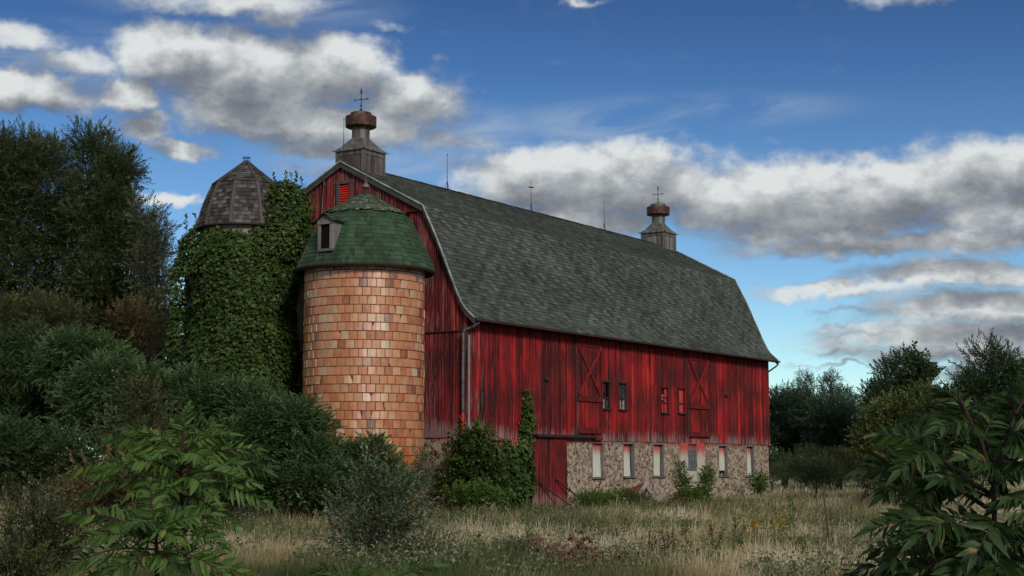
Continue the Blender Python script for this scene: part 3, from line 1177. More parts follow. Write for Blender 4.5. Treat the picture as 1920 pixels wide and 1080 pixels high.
# roof ventilators
def ventilator(x, mdrum):
    v = empty('ventilator')
    v.parent = barn
    v.location = (x, W / 2, 0)
    w = .575
    mb = MB()
    zb, zt = 11.3, 12.44
    for a0, sgn in ((0, -1), (0, 1)):
        pass
    t = .04
    mb.box((-w, -w, zb), (w, w, zt))
    for sx in (-1, 1):
        for sy in (-1, 1):
            mb.box((sx * w - .05, sy * w - .05, zb), (sx * w + .05, sy * w + .05, zt + .003), .7)
    mb.box((-w - .025, -w - .025, zt - .17), (w + .025, w + .025, zt + .006), .6)
    mb.build('vent_base', M['galv'], v)
    mb = MB()
    for sd_ in range(4):
        for k in range(7):
            s = -.42 + .12 * k
            p = {0: lambda o: (s - .045, -w - o, 0), 1: lambda o: (w + o, s - .045, 0), 2: lambda o: (s - .045, w + o, 0), 3: lambda o: (-w - o, s - .045, 0)}[sd_]
            if sd_ % 2 == 0:
                yy = (-w - .02, -w + .01) if sd_ == 0 else (w - .01, w + .02)
                mb.box((s, yy[0], zb), (s + .1, yy[1], zt - .19), random.random())
            else:
                xx = (w - .01, w + .02) if sd_ == 1 else (-w - .02, -w + .01)
                mb.box((xx[0], s, zb), (xx[1], s + .1, zt - .19), random.random())
    mb.build('louver_boards', M['batten'] if x < 5 else M['grey_wood'], v)
    mb = MB()
    # square hood sweeping up into the round neck
    ring = []
    N_ = 32
    prof = [(0, .66, 12.43), (0, .655, 12.47), (.0, .585, 12.535), (.10, .50, 12.63), (.30, .415, 12.76), (.65, .345, 12.88), (1.0, .315, 12.95)]
    for blend, r, z in prof:
        i0 = len(mb.v)
        for j in range(N_):
            th = 2 * math.pi * j / N_ + math.pi / 4
            c_, s_ = math.cos(th), math.sin(th)
            m_ = max(abs(c_), abs(s_))
            sq = r / m_
            rr = sq * (1 - blend) + r * blend
            mb.v.append((rr * c_, rr * s_, z))
        ring.append(i0)
    for i0, i1 in zip(ring, ring[1:]):
        for j in range(N_):
            mb.f.append((i0 + j, i0 + (j + 1) % N_, i1 + (j + 1) % N_, i1 + j)); mb.t.append(.5)
    mb.f.append(tuple(range(ring[0] + N_ - 1, ring[0] - 1, -1))); mb.t.append(.5)
    for sx in (-1, 1):
        for sy in (-1, 1):
            mb.tube([(sx * .64, sy * .64, 12.45), (sx * .74, sy * .74, 12.475)], [.03, .006], 6)
            mb.tube([(sx * .65, sy * .65, 12.475), (sx * .49, sy * .49, 12.61), (sx * .37, sy * .37, 12.74), (sx * .26, sy * .26, 12.90)], .014, 6)
    mb.build('hood', M['galv'], v)
    mb = MB()
    mb.lathe([(.315, 12.94), (.315, 13.12), (.322, 13.125), (.322, 13.145), (.315, 13.15), (.315, 13.42)], n=32)
    mb.build('neck', M['galv'], v, smooth=False)
    mb = MB()
    mb.lathe([(.30, 13.33), (.50, 13.34), (.545, 13.365), (.55, 13.375), (.55, 13.71), (.54, 13.735), (.36, 13.745)], n=40)
    mb.build('drum', M[mdrum], v)
    mb = MB()
    mb.lathe([(.375, 13.74), (.375, 13.855), (.36, 13.875), (.20, 13.90), (.09, 13.93), (.05, 13.99), (.02, 14.05)], n=32)
    mb.build('cap', M['galv'] if x > 5 else M['rusty'], v)
    mb = MB()
    mb.tube([(0, 0, 14.0), (0, 0, 14.68)], .016, 6)
    mb.lathe([(.0, 14.10), (.035, 14.12), (.045, 14.14), (.035, 14.16), (0, 14.18)], n=10, cap=False)
    mb.lathe([(.008, 14.58), (.04, 14.61), (.03, 14.68), (0.0, 14.80)], n=8, cap=False)
    ang = R(-62) if x < 5 else R(-58)
    ca, sa = math.cos(ang), math.sin(ang)
    mb.bar((-.25 * ca, -.25 * sa, 14.34), (.25 * ca, .25 * sa, 14.39), .02, .025)
    mb.bar((.19 * ca, .19 * sa, 14.38), (.26 * ca, .26 * sa, 14.395), .01, .05)
    mb.bar((-.26 * ca, -.26 * sa, 14.335), (-.19 * ca, -.19 * sa, 14.345), .01, .045)
    mb.lathe([(.0, 14.335), (.04, 14.36), (.0, 14.39)], n=8, cap=False)
    mb.build('weather_vane', M['iron'], v)


ventilator(.95, 'rusty')
ventilator(23.84, 'rusty')


def lightning_rod(x, y, z0, z1, cross=False):
    mb = MB()
    mb.tube([(x, y, z0), (x, y, z1)], [.014, .009], 6)
    for k in range(3):
        t = 2.1 * k + .4
        mb.tube([(x + .11 * math.cos(t), y + .09 * math.sin(t), z0 - .02), (x, y, z0 + .35)], .009, 5)
    mb.lathe([(0, z1 - .02), (.022, z1 + .0), (0, z1 + .07)], (x, y), 6, cap=False)
    if cross:
        mb.bar((x - .12, y + .05, z1 - .25), (x + .12, y - .05, z1 - .25), .02, .05)
    mb.build('lightning_rod', M['iron'], barn)


lightning_rod(6.27, W / 2, 11.95, 13.28)
lightning_rod(12.33, W / 2, 11.95, 13.2, True)
lightning_rod(18.54, W / 2, 11.95, 13.22)
lightning_rod(0.0, W / 2, 12.0, 13.45)
lightning_rod(24.5, W / 2, 12.0, 13.3)

# two bars leaning on the sliding door
for i, (p, q, lab) in enumerate((((4.2, -.16, .92), (5.49, -.62, .10), 'rusty bar propped against the red door, the left and paler one'),
                                 ((5.26, -.15, 1.02), (6.78, -.62, .08), 'dark bar propped against the red door, the one nearer the stone wall'))):
    mb = MB()
    a, b = bw(*p), bw(*q)
    mb.tube([a - b, (a - b) * .5 + np.array([0, 0, -.01]), (0, 0, 0)], .032 if i == 0 else .028, 7)
    o = mb.build('door_prop', M['rusty'] if i == 0 else M['iron'])
    o.location = b
    tag(o, lab, 'prop', 'bars propping the barn door')

# ------------------------------------------------------------------ tile silo
SX, SY = -4.73, 48.8
silo = empty('tile_silo', (SX, SY, 0))
tag(silo, 'round silo of glazed orange clay tiles under a green shingle dome', 'silo')
SR = 1.92
mb = MB()
mb.lathe([(SR - .012, -.2), (SR - .012, 7.80)], n=96, cap=True)
wall = mb.build('silo_wall', M['mortar'], silo, smooth=False)
mb = MB()
NT = 44
CH = .2725
missing = {(3, 0), (9, 2), (9, 3)}
ncourse = 29
for i in range(ncourse):
    z0 = -.10 + i * CH
    off = (.5 if i % 2 else 0) + random.uniform(-.08, .08)
    edges = [(k + off + random.uniform(-.05, .05)) for k in range(NT)]
    for k in range(NT):
        e0, e1 = edges[k], edges[(k + 1) % NT] + (NT if k == NT - 1 else 0)
        a0 = 2 * math.pi * e0 / NT
        a1 = 2 * math.pi * e1 / NT
        mid = (a0 + a1) / 2
        if random.random() < .002 and i < 26:        # a spalled tile
            continue
        g_ = .0045 / SR
        zA, zB = z0 + .006 + random.uniform(0, .004), z0 + CH - .006 - random.uniform(0, .004)
        t = min(1, max(0, random.gauss(.55, .22)))
        tl, tv = random.gauss(0, .007), random.gauss(0, .005)
        b_ = .010

        def P(a, z, r): return (r * math.cos(a), r * math.sin(a), z)
        rf = SR + random.uniform(0, .005)
        am = (a0 + a1) / 2
        db = b_ / SR
        zb_ = b_
        r00, r10, r11, r01 = rf - tl - tv, rf + tl - tv, rf + tl + tv, rf - tl + tv
        rm0, rm1 = rf - tv + .004, rf + tv + .004
        fr = [P(a0 + g_ + db, zA + zb_, r00), P(am, zA + zb_, rm0), P(a1 - g_ - db, zA + zb_, r10), P(a1 - g_ - db, zB - zb_, r11), P(am, zB - zb_, rm1), P(a0 + g_ + db, zB - zb_, r01)]
        rb = SR - .014
        bk = [P(a0 + g_, zA, rb), P(am, zA, rb), P(a1 - g_, zA, rb), P(a1 - g_, zB, rb), P(am, zB, rb), P(a0 + g_, zB, rb)]
        mb.face([fr[0], fr[1], fr[4], fr[5]], t)
        mb.face([fr[1], fr[2], fr[3], fr[4]], t)
        for u in range(6):
            w_ = (u + 1) % 6
            mb.face([bk[u], bk[w_], fr[w_], fr[u]], t)
mb.build('tiles', M['tile'], wall)

NF = 14


def dome(parent, rows, mat_of, R0, z0, Rb, zb, zt, rt=.02, bulge=.0, nf=NF, name='roof', colw=.30, rowh=.16, lift=.012, upper=None, rot=0.0):
    parts = []
    for lvl, (ra, za, rb, zb_) in enumerate(((R0, z0, Rb, zb), (Rb + .03, zb + .0, rt, zt))):
        mb = MB()
        for f in range(nf):
            a0, a1 = 2 * math.pi * f / nf + rot, 2 * math.pi * (f + 1) / nf + rot

            def S(s, t):
                bl = bulge * math.sin(math.pi * t) if lvl == 0 else 0
                r = ra + (rb - ra) * t + bl
                z = za + (zb_ - za) * t
                p0 = np.array([r * math.cos(a0), r * math.sin(a0), z])
                p1 = np.array([r * math.cos(a1), r * math.sin(a1), z])
                return p0 * (1 - s) + p1 * s
            ln = math.hypot(ra - rb, zb_ - za)
            rows_ = max(3, int(round(ln / rowh)))
            chord = 2 * math.sin(math.pi / nf)

            def cols(i):
                t = i / rows_
                return max(1, round(chord * (ra + (rb - ra) * t) / colw))
            # sheathing
            ns = 6
            for q in range(ns):
                mb.face([S(0, q / ns), S(1, q / ns), S(1, (q + 1) / ns), S(0, (q + 1) / ns)], .2)
            shingle_surface(mb, S, rows_, cols, lift=lift, lip=.012)
        o = mb.build(name if lvl == 0 else ('roof_cap' if name == 'roof' else name), mat_of[lvl], parent)
        parts.append(o)
    return parts


lo, hi = dome(silo, 0, (M['green'], M['worn_green']), 2.24, 7.70, 1.36, 9.52, 10.18, rt=.20, bulge=.035)
mb = MB()
mb.lathe([(2.20, 7.60), (2.25, 7.66), (2.25, 7.70), (1.9, 7.82)], n=NF * 4, cap=False)
mb.lathe([(1.88, 7.78), (2.20, 7.605)], n=NF * 4, cap=False)
mb.build('eave', M['dark_wood'], silo)
mb = MB()
for f in range(NF):               # hip seams
    a = 2 * math.pi * f / NF
    pts = []
    for t in np.linspace(0, 1, 8):
        r = 2.24 + (1.36 - 2.24) * t + .035 * math.sin(math.pi * t) + .012
        pts.append((r * math.cos(a), r * math.sin(a), 7.70 + 1.82 * t))
    mb.tube(pts, .022, 5)
    mb.tube([(1.40 * math.cos(a), 1.40 * math.sin(a), 9.53), (.2 * math.cos(a), .2 * math.sin(a), 10.19)], .022, 5)
mb.build('hip_seam', M['green'], silo)
mb = MB()
for k in range(60):               # ragged edge of the upper skirt
    a = 2 * math.pi * k / 60
    w_ = 2 * math.pi / 60 * .48
    r0, r1 = 1.44 + random.uniform(-.02, .04), 1.2
    z0 = 9.49 + random.uniform(-.025, .03)
    mb.face([(r0 * math.cos(a - w_), r0 * math.sin(a - w_), z0), (r0 * math.cos(a + w_), r0 * math.sin(a + w_), z0 + random.uniform(-.02, .02)),
             (r1 * math.cos(a + w_), r1 * math.sin(a + w_), 9.645), (r1 * math.cos(a - w_), r1 * math.sin(a - w_), 9.645)], random.random())
mb.build('skirt', M['worn_green'], silo)
mb = MB()
mb.lathe([(.27, 10.06), (.20, 10.20), (.10, 10.33), (.05, 10.40)], n=16)
mb.build('finial_cone', M['dark_wood'], silo)
mb = MB()
mb.lathe([(.04, 10.38), (.11, 10.42), (.125, 10.45), (.125, 10.47), (.12, 10.50), (.06, 10.56), (.03, 10.60)], n=20)
mb.build('finial_ball', M['pipe'], silo)
mb = MB()
mb.lathe([(.05, 10.57), (.045, 10.62), (.02, 10.85), (.004, 11.05)], n=10)
mb.build('finial_spike', M['rusty'], silo)
# dormer hatch facing the field, left
DA = math.atan2(-1.0, -.60)
dorm = empty('dormer')
dorm.parent = silo
dorm.rotation_euler = (0, 0, DA + math.pi / 2)   # local -y faces outwards
dl = 2.06
dc = np.array([math.cos(DA) * dl, math.sin(DA) * dl])
dorm.location = (dc[0], dc[1], 8.20)
mb = MB()
mb.box((-.29, -.03, -.06), (-.20, .04, .80)); mb.box((.17, -.03, -.06), (.29, .04, .80), .8)
mb.box((-.31, -.05, .76), (.31, .04, .90), .6); mb.box((-.29, -.05, -.09), (.29, .04, -.01), .2)
mb.face([(-.31, -.03, .90), (.31, -.03, .90), (.0, -.03, 1.10)], .4)
mb.build('dormer_frame', M['grey_wood'], dorm)
mb = MB()
for sx in (-.285, .285):
    mb.face([(sx, .02, -.06), (sx, .02, .85), (sx, .95, .85), (sx, .42, -.06)], .5)
mb.build('dormer_cheek', M['grey_wood'], dorm)
mb = MB()
mb.face([(-.21, .025, -.03), (.19, .025, -.03), (.19, .025, .80), (-.21, .025, .80)])
mb.build('hatch_shade', M['void'], dorm)  # black sheet just behind the frame paints the hatch's inner shade
mb = MB()
for sg in (-1, 1):
    def S(s, t, sg=sg):
        u = s if sg < 0 else 1 - s
        y = 1.1 - 1.22 * u if sg > 0 else -.12 + 1.22 * (1 - u)
        y = -.12 + 1.15 * (s if sg > 0 else 1 - s)
        return (sg * (.36 - .36 * t), y, .84 + .27 * t + (.02 * math.sin(9 * y)))
    for q in range(4):
        mb.face([S(0, q / 4), S(1, q / 4), S(1, (q + 1) / 4), S(0, (q + 1) / 4)], .3)
    shingle_surface(mb, S, 3, lambda i: 5, lift=.03)
mb.build('dormer_roof', M['green'], dorm)

# ------------------------------------------------------------------ ivy-covered silo
IX, IY = -9.02, 51.1
isilo = empty('shingled_silo', (IX, IY, 0))
tag(isilo, 'old silo with a grey wood shingle dome, nearly buried in ivy', 'silo')
mb = MB()
for k in range(36):
    a0, a1 = 2 * math.pi * k / 36, 2 * math.pi * (k + 1) / 36
    for i in range(13):
        z0 = -.2 + i * .745
        r = 1.40
        g_ = .004
        mb.face([(r * math.cos(a0 + g_), r * math.sin(a0 + g_), z0), (r * math.cos(a1 - g_), r * math.sin(a1 - g_), z0),
                 (r * math.cos(a1 - g_), r * math.sin(a1 - g_), z0 + .738), (r * math.cos(a0 + g_), r * math.sin(a0 + g_), z0 + .738)], random.random())
mb.lathe([(1.385, -.2), (1.385, 9.5)], n=36)
for i in range(0, 9):
    mb.lathe([(1.40, .6 + i * 1.05), (1.425, .61 + i * 1.05), (1.425, .63 + i * 1.05), (1.40, .64 + i * 1.05)], n=36, cap=False)
mb.build('silo_wall', M['stave'], isilo)
mb = MB()
mb.lathe([(.36, -.2), (.36, 9.0), (.30, 9.15)], (1.62, .35), 14)
mb.build('chute', M['stave'], isilo)
parts = dome(isilo, 0, (M['wood_shingle'], M['wood_shingle']), 1.60, 9.40, 1.10, 10.90, 11.74, rt=.03, bulge=.06, nf=10, colw=.16, rowh=.15, lift=.02, rot=R(11))
mb = MB()
for f in range(10):
    a = 2 * math.pi * f / 10 + R(11)
    pts = [((1.60 - .5 * t + .06 * math.sin(math.pi * t) + .02) * math.cos(a), (1.60 - .5 * t + .06 * math.sin(math.pi * t) + .02) * math.sin(a), 9.40 + 1.5 * t) for t in np.linspace(0, 1, 6)]
    for p, q in zip(pts, pts[1:]):
        mb.bar(p, q, .10, .045, up=(math.cos(a), math.sin(a), .3), tint=.6)
    mb.bar((1.14 * math.cos(a), 1.14 * math.sin(a), 10.92), (.04 * math.cos(a), .04 * math.sin(a), 11.77), .08, .035, up=(math.cos(a), math.sin(a), 1), tint=.2)
mb.build('hip_batten', M['batten'], isilo)
mb = MB()
mb.lathe([(1.38, 9.37), (1.62, 9.36), (1.62, 9.41)], n=40, rot=R(11), cap=False)
mb.build('eave', M['dark_wood'], isilo)
mb = MB()
N_ = 20
ringp = [(.115 * math.cos(2 * math.pi * k / N_), .115 * math.sin(2 * math.pi * k / N_), 11.88) for k in range(N_ + 1)]
mb.tube(ringp, .014, 6, cap=False)
for k in range(4):
    a = k * math.pi / 2 + .5
    mb.tube([(.115 * math.cos(a), .115 * math.sin(a), 11.88), (.11 * math.cos(a), .11 * math.sin(a), 11.64)], .011, 5)
mb.build('top_ring', M['iron'], isilo)


# ------------------------------------------------------------------ plants
def thing(name, base, label, cat, group=None):
    o = empty(name, tuple(base))
    return tag(o, label, cat, group)


def ivy_leaves(P, Dn, ls, up=.35):
    n = len(P)
    nrm = unit(Dn + rng.standard_normal((n, 3)) * .45 + np.array([0, 0, up]))
    d = unit(np.cross(nrm, rng.standard_normal((n, 3))) + np.array([0, 0, -.9]))
    d = unit(d - nrm * (d * nrm).sum(1, keepdims=True) + nrm * .15)
    s = ls * (.6 + .8 * rng.random(n))
    return leaf_quads(P, d, nrm, s * 1.15, s, .12)


def px_blobs(lst, Y):
    k = Y / FPX
    out = []
    for b in lst:
        x, y, rx, ry = b[:4]
        w = b[4] if len(b) > 4 else 1
        dY = b[5] if len(b) > 5 else 0
        out.append((at(x, y, Y + dY), (rx * k, rx * k * .9, ry * k), w))
    return out


# ivy over the silo: a shell around the wall plus heavy clumps
n = 52000
th = rng.random(n) * 2 * np.pi
front = np.sin(th) < .3
z = rng.random(n) ** .9 * 9.35
ztop = 9.0 + .35 * np.sin(th * 3 + 1) + .6 * (vnoise(np.stack([th * 3, th * 0, th * 0], 1)) - .5)
frontmid = np.exp(-((th - 4.45) / .35) ** 2)
ztop = ztop - .25 * frontmid
keep = (z < ztop) & (front | (rng.random(n) < .5))
th, z = th[keep], z[keep]
q = np.stack([np.cos(th) * 2.2, np.sin(th) * 2.2, z * .8], 1)
lump = vnoise(q) * .6 + vnoise(q * 2.4 + 5) * .4
thick = (.12 + 1.05 * lump) * np.clip((ztop[keep] - z) / 1.1 + .25, 0, 1) * (.75 + .25 * np.clip((7 - z) / 3, 0, 1))
rr = 1.42 + thick * (1 - .35 * rng.random(len(th)) ** 2)
Pi = np.stack([np.cos(th) * rr, np.sin(th) * rr, z], 1)
Di = np.stack([np.cos(th), np.sin(th), np.full(len(th), .25)], 1)
ib = [(np.array(b[0]) - np.array([IX, IY, 0]), b[1], b[2]) for b in px_blobs([
    (530, 425, 50, 80, 1.2, -.6), (500, 385, 30, 42, 1, -.4), (552, 400, 34, 50, 1, 0), (560, 470, 36, 70, 1, -.2), (500, 460, 40, 50, 1, -.9), (535, 360, 28, 22, .8, 0),
    (375, 475, 42, 55, 1.2, 0), (350, 540, 30, 80, 1, 0), (400, 450, 28, 22, 1, -.9), (345, 640, 28, 80, 1, 0), (552, 560, 18, 90, 1, .6), (548, 670, 18, 90, 1, .6), (420, 470, 45, 35, 1, -1.0)], 51.1)]
P2, D2 = blob_points(ib, 20000, .8, lower=-.9)
Pa, Da = np.concatenate([Pi, P2]), np.concatenate([Di, D2])
V = ivy_leaves(Pa, Da, .105)
tp = [sprig(10, .5, .12, .10, 1.0, 0) for _ in range(4)]
pos = np.array([at(x, y, 51.0) - np.array([IX, IY, 0]) for x, y in ((535, 352), (572, 360), (552, 350), (588, 378), (512, 352), (548, 355), (352, 432), (372, 428), (388, 425))])
V = np.concatenate([V, scatter(tp, pos, np.tile([0, 0, 1.0], (len(pos), 1)) + rng.standard_normal((len(pos), 3)) * .3, np.full(len(pos), 1.0))])
ivy = thing('ivy', (IX, IY, 0), 'dense dark green ivy mantle wrapped round the grey domed silo', 'ivy')
link_mesh('foliage', V, qfaces(len(V) // 4), M['ivy'], ivy)
mb = MB()
for k in range(9):
    a = 3.4 + k * .28
    pts = [(1.45 * math.cos(a + .1 * math.sin(j + k)), 1.45 * math.sin(a + .1 * math.sin(j + k)), j * 1.0) for j in range(9)]
    mb.tube(pts, [.05 - .004 * j for j in range(9)], 5)
for k in range(7):      # shoots poking out at the top
    b = at(*[(535, 352), (570, 355), (552, 345), (585, 372), (515, 350), (350, 430), (370, 425)][k], 51.1) - np.array([IX, IY, 0])
    mb.tube([b - np.array([0, 0, .4]), b, b + np.array([.05, 0, .25])], [.012, .01, .005], 5)
mb.build('stem', M['bark'], ivy)


def limb_tubes(mb, base, blobs, r0, split=.35, rs=None, nl=6):
    """trunk from base, limbs reaching into each blob"""
    rs = rs or random
    tops = [np.array(b[0]) for b in blobs]
    cen = np.mean(tops, 0)
    base = np.array(base, float)
    fork = base + (cen - base) * split
    mb.tube([base - np.array([0, 0, .2]), base * .5 + fork * .5 + np.array([rs.uniform(-.1, .1), 0, 0]), fork], [r0 * 1.15, r0 * .9, r0 * .75], nl + 2)
    for t, b in zip(tops, blobs):
        e = t + np.array([0, 0, b[1][2] * .5])
        pts = [fork]
        for k in (.35, .7, 1.0):
            j = np.array([rs.uniform(-1, 1), rs.uniform(-1, 1), rs.uniform(-.3, 1)]) * np.linalg.norm(e - fork) * .07
            pts.append(fork + (e - fork) * k + j)
        mb.tube(pts, [r0 * .55, r0 * .38, r0 * .2, r0 * .06], nl)
        for k in range(3):
            s = pts[1 + k % 2]
            d = np.array([rs.uniform(-1, 1), rs.uniform(-1, 1), rs.uniform(.2, 1.0)]) * np.array(b[1])
            mb.tube([s, s + d * .5 + np.array([0, 0, .1]), s + d], [r0 * .2, r0 * .12, r0 * .04], 5)


def clumps(bl, k=7, r=.46):
    out = []
    for c, rad, w in bl:
        c, rad = np.array(c), np.array(rad)
        out.append((c, rad * .74, w * .8))
        u = unit(rng.standard_normal((k * 3, 3)))
        u = u[u[:, 2] > -.45][:k]
        for q in u:
            f = rng.uniform(.75, 1.25)
            out.append((c + q * rad * rng.uniform(.58, .80), rad * r * f, w * .75))
    return out


def tree(name, label, cat, basepx, Y, blobs, mat, temps, n, scale=1.0, gap=.0, gfreq=.8, trunk=.2, upd=.5, rnd=.5, shell=.45, split=.35, group=None, lower=-.95, stemmat='bark', roll=.5, clump=7):
    base = np.array([at(basepx, 900, Y)[0], Y, 0])
    bl = [(b[0] - base, b[1], b[2]) for b in px_blobs(blobs, Y)]
    t = thing(name, base, label, cat, group)
    P, Dn = blob_points(clumps(bl, clump) if clump else bl, n, shell, gap, gfreq, lower)
    d = unit(Dn + np.array([0, 0, upd]) + rng.standard_normal(P.shape) * rnd)
    V = scatter(temps, P, d, scale * (.7 + .6 * rng.random(len(P))), roll=roll)
    crown = 'crown' if cat == 'tree' else 'foliage'
    link_mesh(crown, V, qfaces(len(V) // 4), M[mat], t)
    mb = MB()
    limb_tubes(mb, (0, 0, 0), bl, trunk, split)
    mb.build('trunk' if cat == 'tree' else 'stem', M[stemmat], t)
    return t


NARROW = [sprig(16, .75, .17, .042, .8, .10) for _ in range(6)]
SMALL = [sprig(14, .55, .10, .055, 1.0, .05) for _ in range(6)]
BROAD = [sprig(10, .5, .16, .10, 1.1, .1) for _ in range(6)]
FINE = [sprig(16, .5, .055, .022, .8, .05) for _ in range(6)]
FRONDS = [frond(9, .62, .15, .045, .45) for _ in range(6)]

# left trees
G_L = 'trees at the left behind the silos'
tree('willow_tree', 'tall dark willow tree at the left edge, widest of the left trees', 'tree', 30, 64,
     [(20, 320, 75, 70), (85, 300, 50, 52), (-35, 290, 60, 60), (60, 420, 95, 90), (-40, 420, 95, 110), (40, 540, 105, 90), (115, 500, 65, 85), (-60, 560, 90, 90), (125, 400, 45, 60), (80, 620, 90, 60)],
     'willow', NARROW, 15500, .85, .30, .9, .30, .55, .5, group=G_L)
tree('willow_tree', 'tall dark willow tree with a pointed top, between the widest willow and the ivy', 'tree', 215, 62,
     [(172, 285, 34, 45), (190, 345, 55, 60), (215, 420, 62, 70), (165, 450, 60, 75), (222, 500, 70, 70), (195, 570, 85, 70), (235, 330, 22, 45), (245, 610, 70, 50)],
     'willow', NARROW, 12000, .8, .32, 1.0, .24, .6, .5, group=G_L)
tree('willow_tree', 'slender pale thin leaved tree touching the ivy silo on its left', 'tree', 285, 58,
     [(283, 430, 20, 40), (302, 470, 18, 45), (275, 500, 30, 45), (292, 545, 32, 40), (270, 590, 38, 42), (300, 620, 28, 40)],
     'willow_pale', NARROW, 1500, .85, .36, 1.4, .10, .8, .5, group=G_L)
tree('shrub', 'olive twiggy shrub below the tall willow trees at far left', 'shrub', 60, 54,
     [(20, 610, 60, 30), (90, 600, 55, 28), (150, 615, 40, 22)], 'olive', NARROW, 900, .8, .3, 1.2, .06, .8, .5)
tree('dead_shrub', 'brownish half dead shrub under the willows beside the ivy silo', 'shrub', 240, 55,
     [(240, 615, 38, 30), (270, 640, 30, 25)], 'rusty_leaf', NARROW, 420, .8, .3, 1.4, .05, .8, .6)
tree('round_tree', 'dark broad tree low behind the slender tree and the ivy silo', 'tree', 305, 70,
     [(300, 660, 60, 55), (240, 660, 60, 50), (330, 700, 40, 60)], 'darkgreen', BROAD, 1500, 1.0, .2, .8, .15)

tree('round_tree', 'dark leafy tree low at the far left edge under the widest willow', 'tree', 0, 68,
     [(0, 640, 60, 60), (-60, 620, 60, 70), (40, 690, 60, 50), (-20, 720, 70, 60)], 'darkgreen', BROAD, 2200, .9, .05, .8, .15)

# thicket mounds: sumac leaf rosettes
G_T = 'sumac thicket in front of the silos'


def mound(label, basepx, Y, blobs, mat, n, scale=1.0, temps=FRONDS, group=G_T, upd=.55, rnd=.35):
    return tree('sumac_bush', label, 'bush', basepx, Y, blobs, mat, temps, int(n * 1.75), scale * .70, .0, 1, .05, upd, rnd, .62, .3, group, -.92, 'stem', .3)


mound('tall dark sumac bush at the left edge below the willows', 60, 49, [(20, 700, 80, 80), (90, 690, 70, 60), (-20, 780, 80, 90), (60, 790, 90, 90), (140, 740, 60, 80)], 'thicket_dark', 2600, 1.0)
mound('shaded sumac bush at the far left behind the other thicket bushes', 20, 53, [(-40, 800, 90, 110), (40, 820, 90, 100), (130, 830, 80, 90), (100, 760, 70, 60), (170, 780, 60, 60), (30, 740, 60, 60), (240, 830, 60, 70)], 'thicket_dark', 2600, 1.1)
mound('small domed sumac bush peeking over the thicket under the dead shrub', 160, 47, [(160, 660, 62, 42), (110, 690, 50, 50), (210, 690, 40, 40)], 'thicket', 900, .9)
mound('broad blue green sumac bush, highest of the thicket below the ivy silo', 310, 44,
      [(250, 745, 85, 75), (330, 755, 90, 70), (400, 775, 80, 70), (190, 770, 70, 80), (270, 840, 110, 90), (380, 860, 110, 90)], 'thicket', 4300, .95)
mound('rounded blue green sumac bush sloping down to the tile silo', 530, 43.4,
      [(470, 795, 70, 72), (540, 800, 60, 60), (590, 825, 50, 58), (480, 880, 100, 80), (580, 890, 75, 70)], 'thicket', 2900, .95)
mound('small sumac bush against the foot of the tile silo', 690, 43.2,
      [(690, 868, 42, 42), (650, 895, 50, 55), (725, 900, 32, 42)], 'thicket', 1100, .85)
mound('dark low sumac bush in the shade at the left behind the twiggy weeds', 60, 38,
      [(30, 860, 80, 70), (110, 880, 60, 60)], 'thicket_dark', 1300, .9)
mound('low bright bush at the front foot of the thicket', 500, 40.5,
      [(470, 905, 50, 35), (540, 915, 45, 30), (590, 920, 35, 28)], 'thicket_dark', 800, .8, BROAD)
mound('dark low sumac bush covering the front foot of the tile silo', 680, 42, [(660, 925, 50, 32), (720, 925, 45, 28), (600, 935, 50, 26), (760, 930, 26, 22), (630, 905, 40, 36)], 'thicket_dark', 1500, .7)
tree('shrub', 'spindly yellow green shrub in front of the tall thicket', 'shrub', 240, 37,
     [(250, 790, 45, 60), (210, 830, 35, 50), (290, 830, 40, 50), (270, 760, 22, 35)], 'olive', SMALL, 520, .9, .35, 1.6, .04, 1.2, .4)
tree('shrub', 'autumn tinged shrub with orange leaves behind the foreground sumac', 'shrub', 230, 26,
     [(220, 930, 75, 55), (300, 900, 50, 45), (160, 960, 50, 40)], 'rusty_leaf', SMALL, 420, .7, .35, 2.0, .035, .8, .5)
tree('shrub', 'greenish yellow shrub mixed with the orange one behind the foreground sumac', 'shrub', 190, 27,
     [(200, 950, 70, 50), (270, 940, 60, 55)], 'olive', SMALL, 420, .7, .3, 2.0, .035, .8, .5)

# vines and bushes along the barn
def wallvine(name, label, pts, n, ls, mat, thick=.25):
    """leaves hanging on the barn's long side: pts are (x, z, rx, rz) in wall metres"""
    t = thing(name, bw(pts[0][0], -.05, 0), label, 'vine')
    b0 = bw(pts[0][0], -.05, 0)
    PP_, DD = [], []
    tot = sum(p[2] * p[3] for p in pts)
    for x, z, rx, rz in pts:
        c = int(n * rx * rz / tot)
        a = rng.random(c) * 2 * np.pi
        r = np.sqrt(rng.random(c))
        lx, lz = x + rx * r * np.cos(a), z + rz * r * np.sin(a)
        o = .03 + thick * np.sqrt(np.maximum(1 - r * r, 0)) * (.45 + .9 * vnoise(np.stack([lx * 3, lz * 3, lx * 0], 1)))
        PP_.append(BP + BU * lx[:, None] - BV * o[:, None] + np.array([0, 0, 1]) * lz[:, None] - b0)
        DD.append(np.tile(-BV, (c, 1)) + .5 * (np.cos(a) * r)[:, None] * BU)
    P, Dn = np.concatenate(PP_), np.concatenate(DD)
    k = P[:, 2] > .02
    V = ivy_leaves(P[k], Dn[k], ls)
    link_mesh('foliage', V, qfaces(len(V) // 4), M[mat], t)
    mb = MB()
    for j in range(4):
        dxx = (j - 1.5) * .12
        pp = [bw(pts[0][0] + dxx + .06 * math.sin(z_ * 2 + j), -.06, z_) - b0 for z_ in np.linspace(0, max(p[1] + p[3] for p in pts) * .9, 8)]
        mb.tube(pp, [.03 - .003 * q_ for q_ in range(8)], 5)
    mb.build('stem', M['bark'], t)


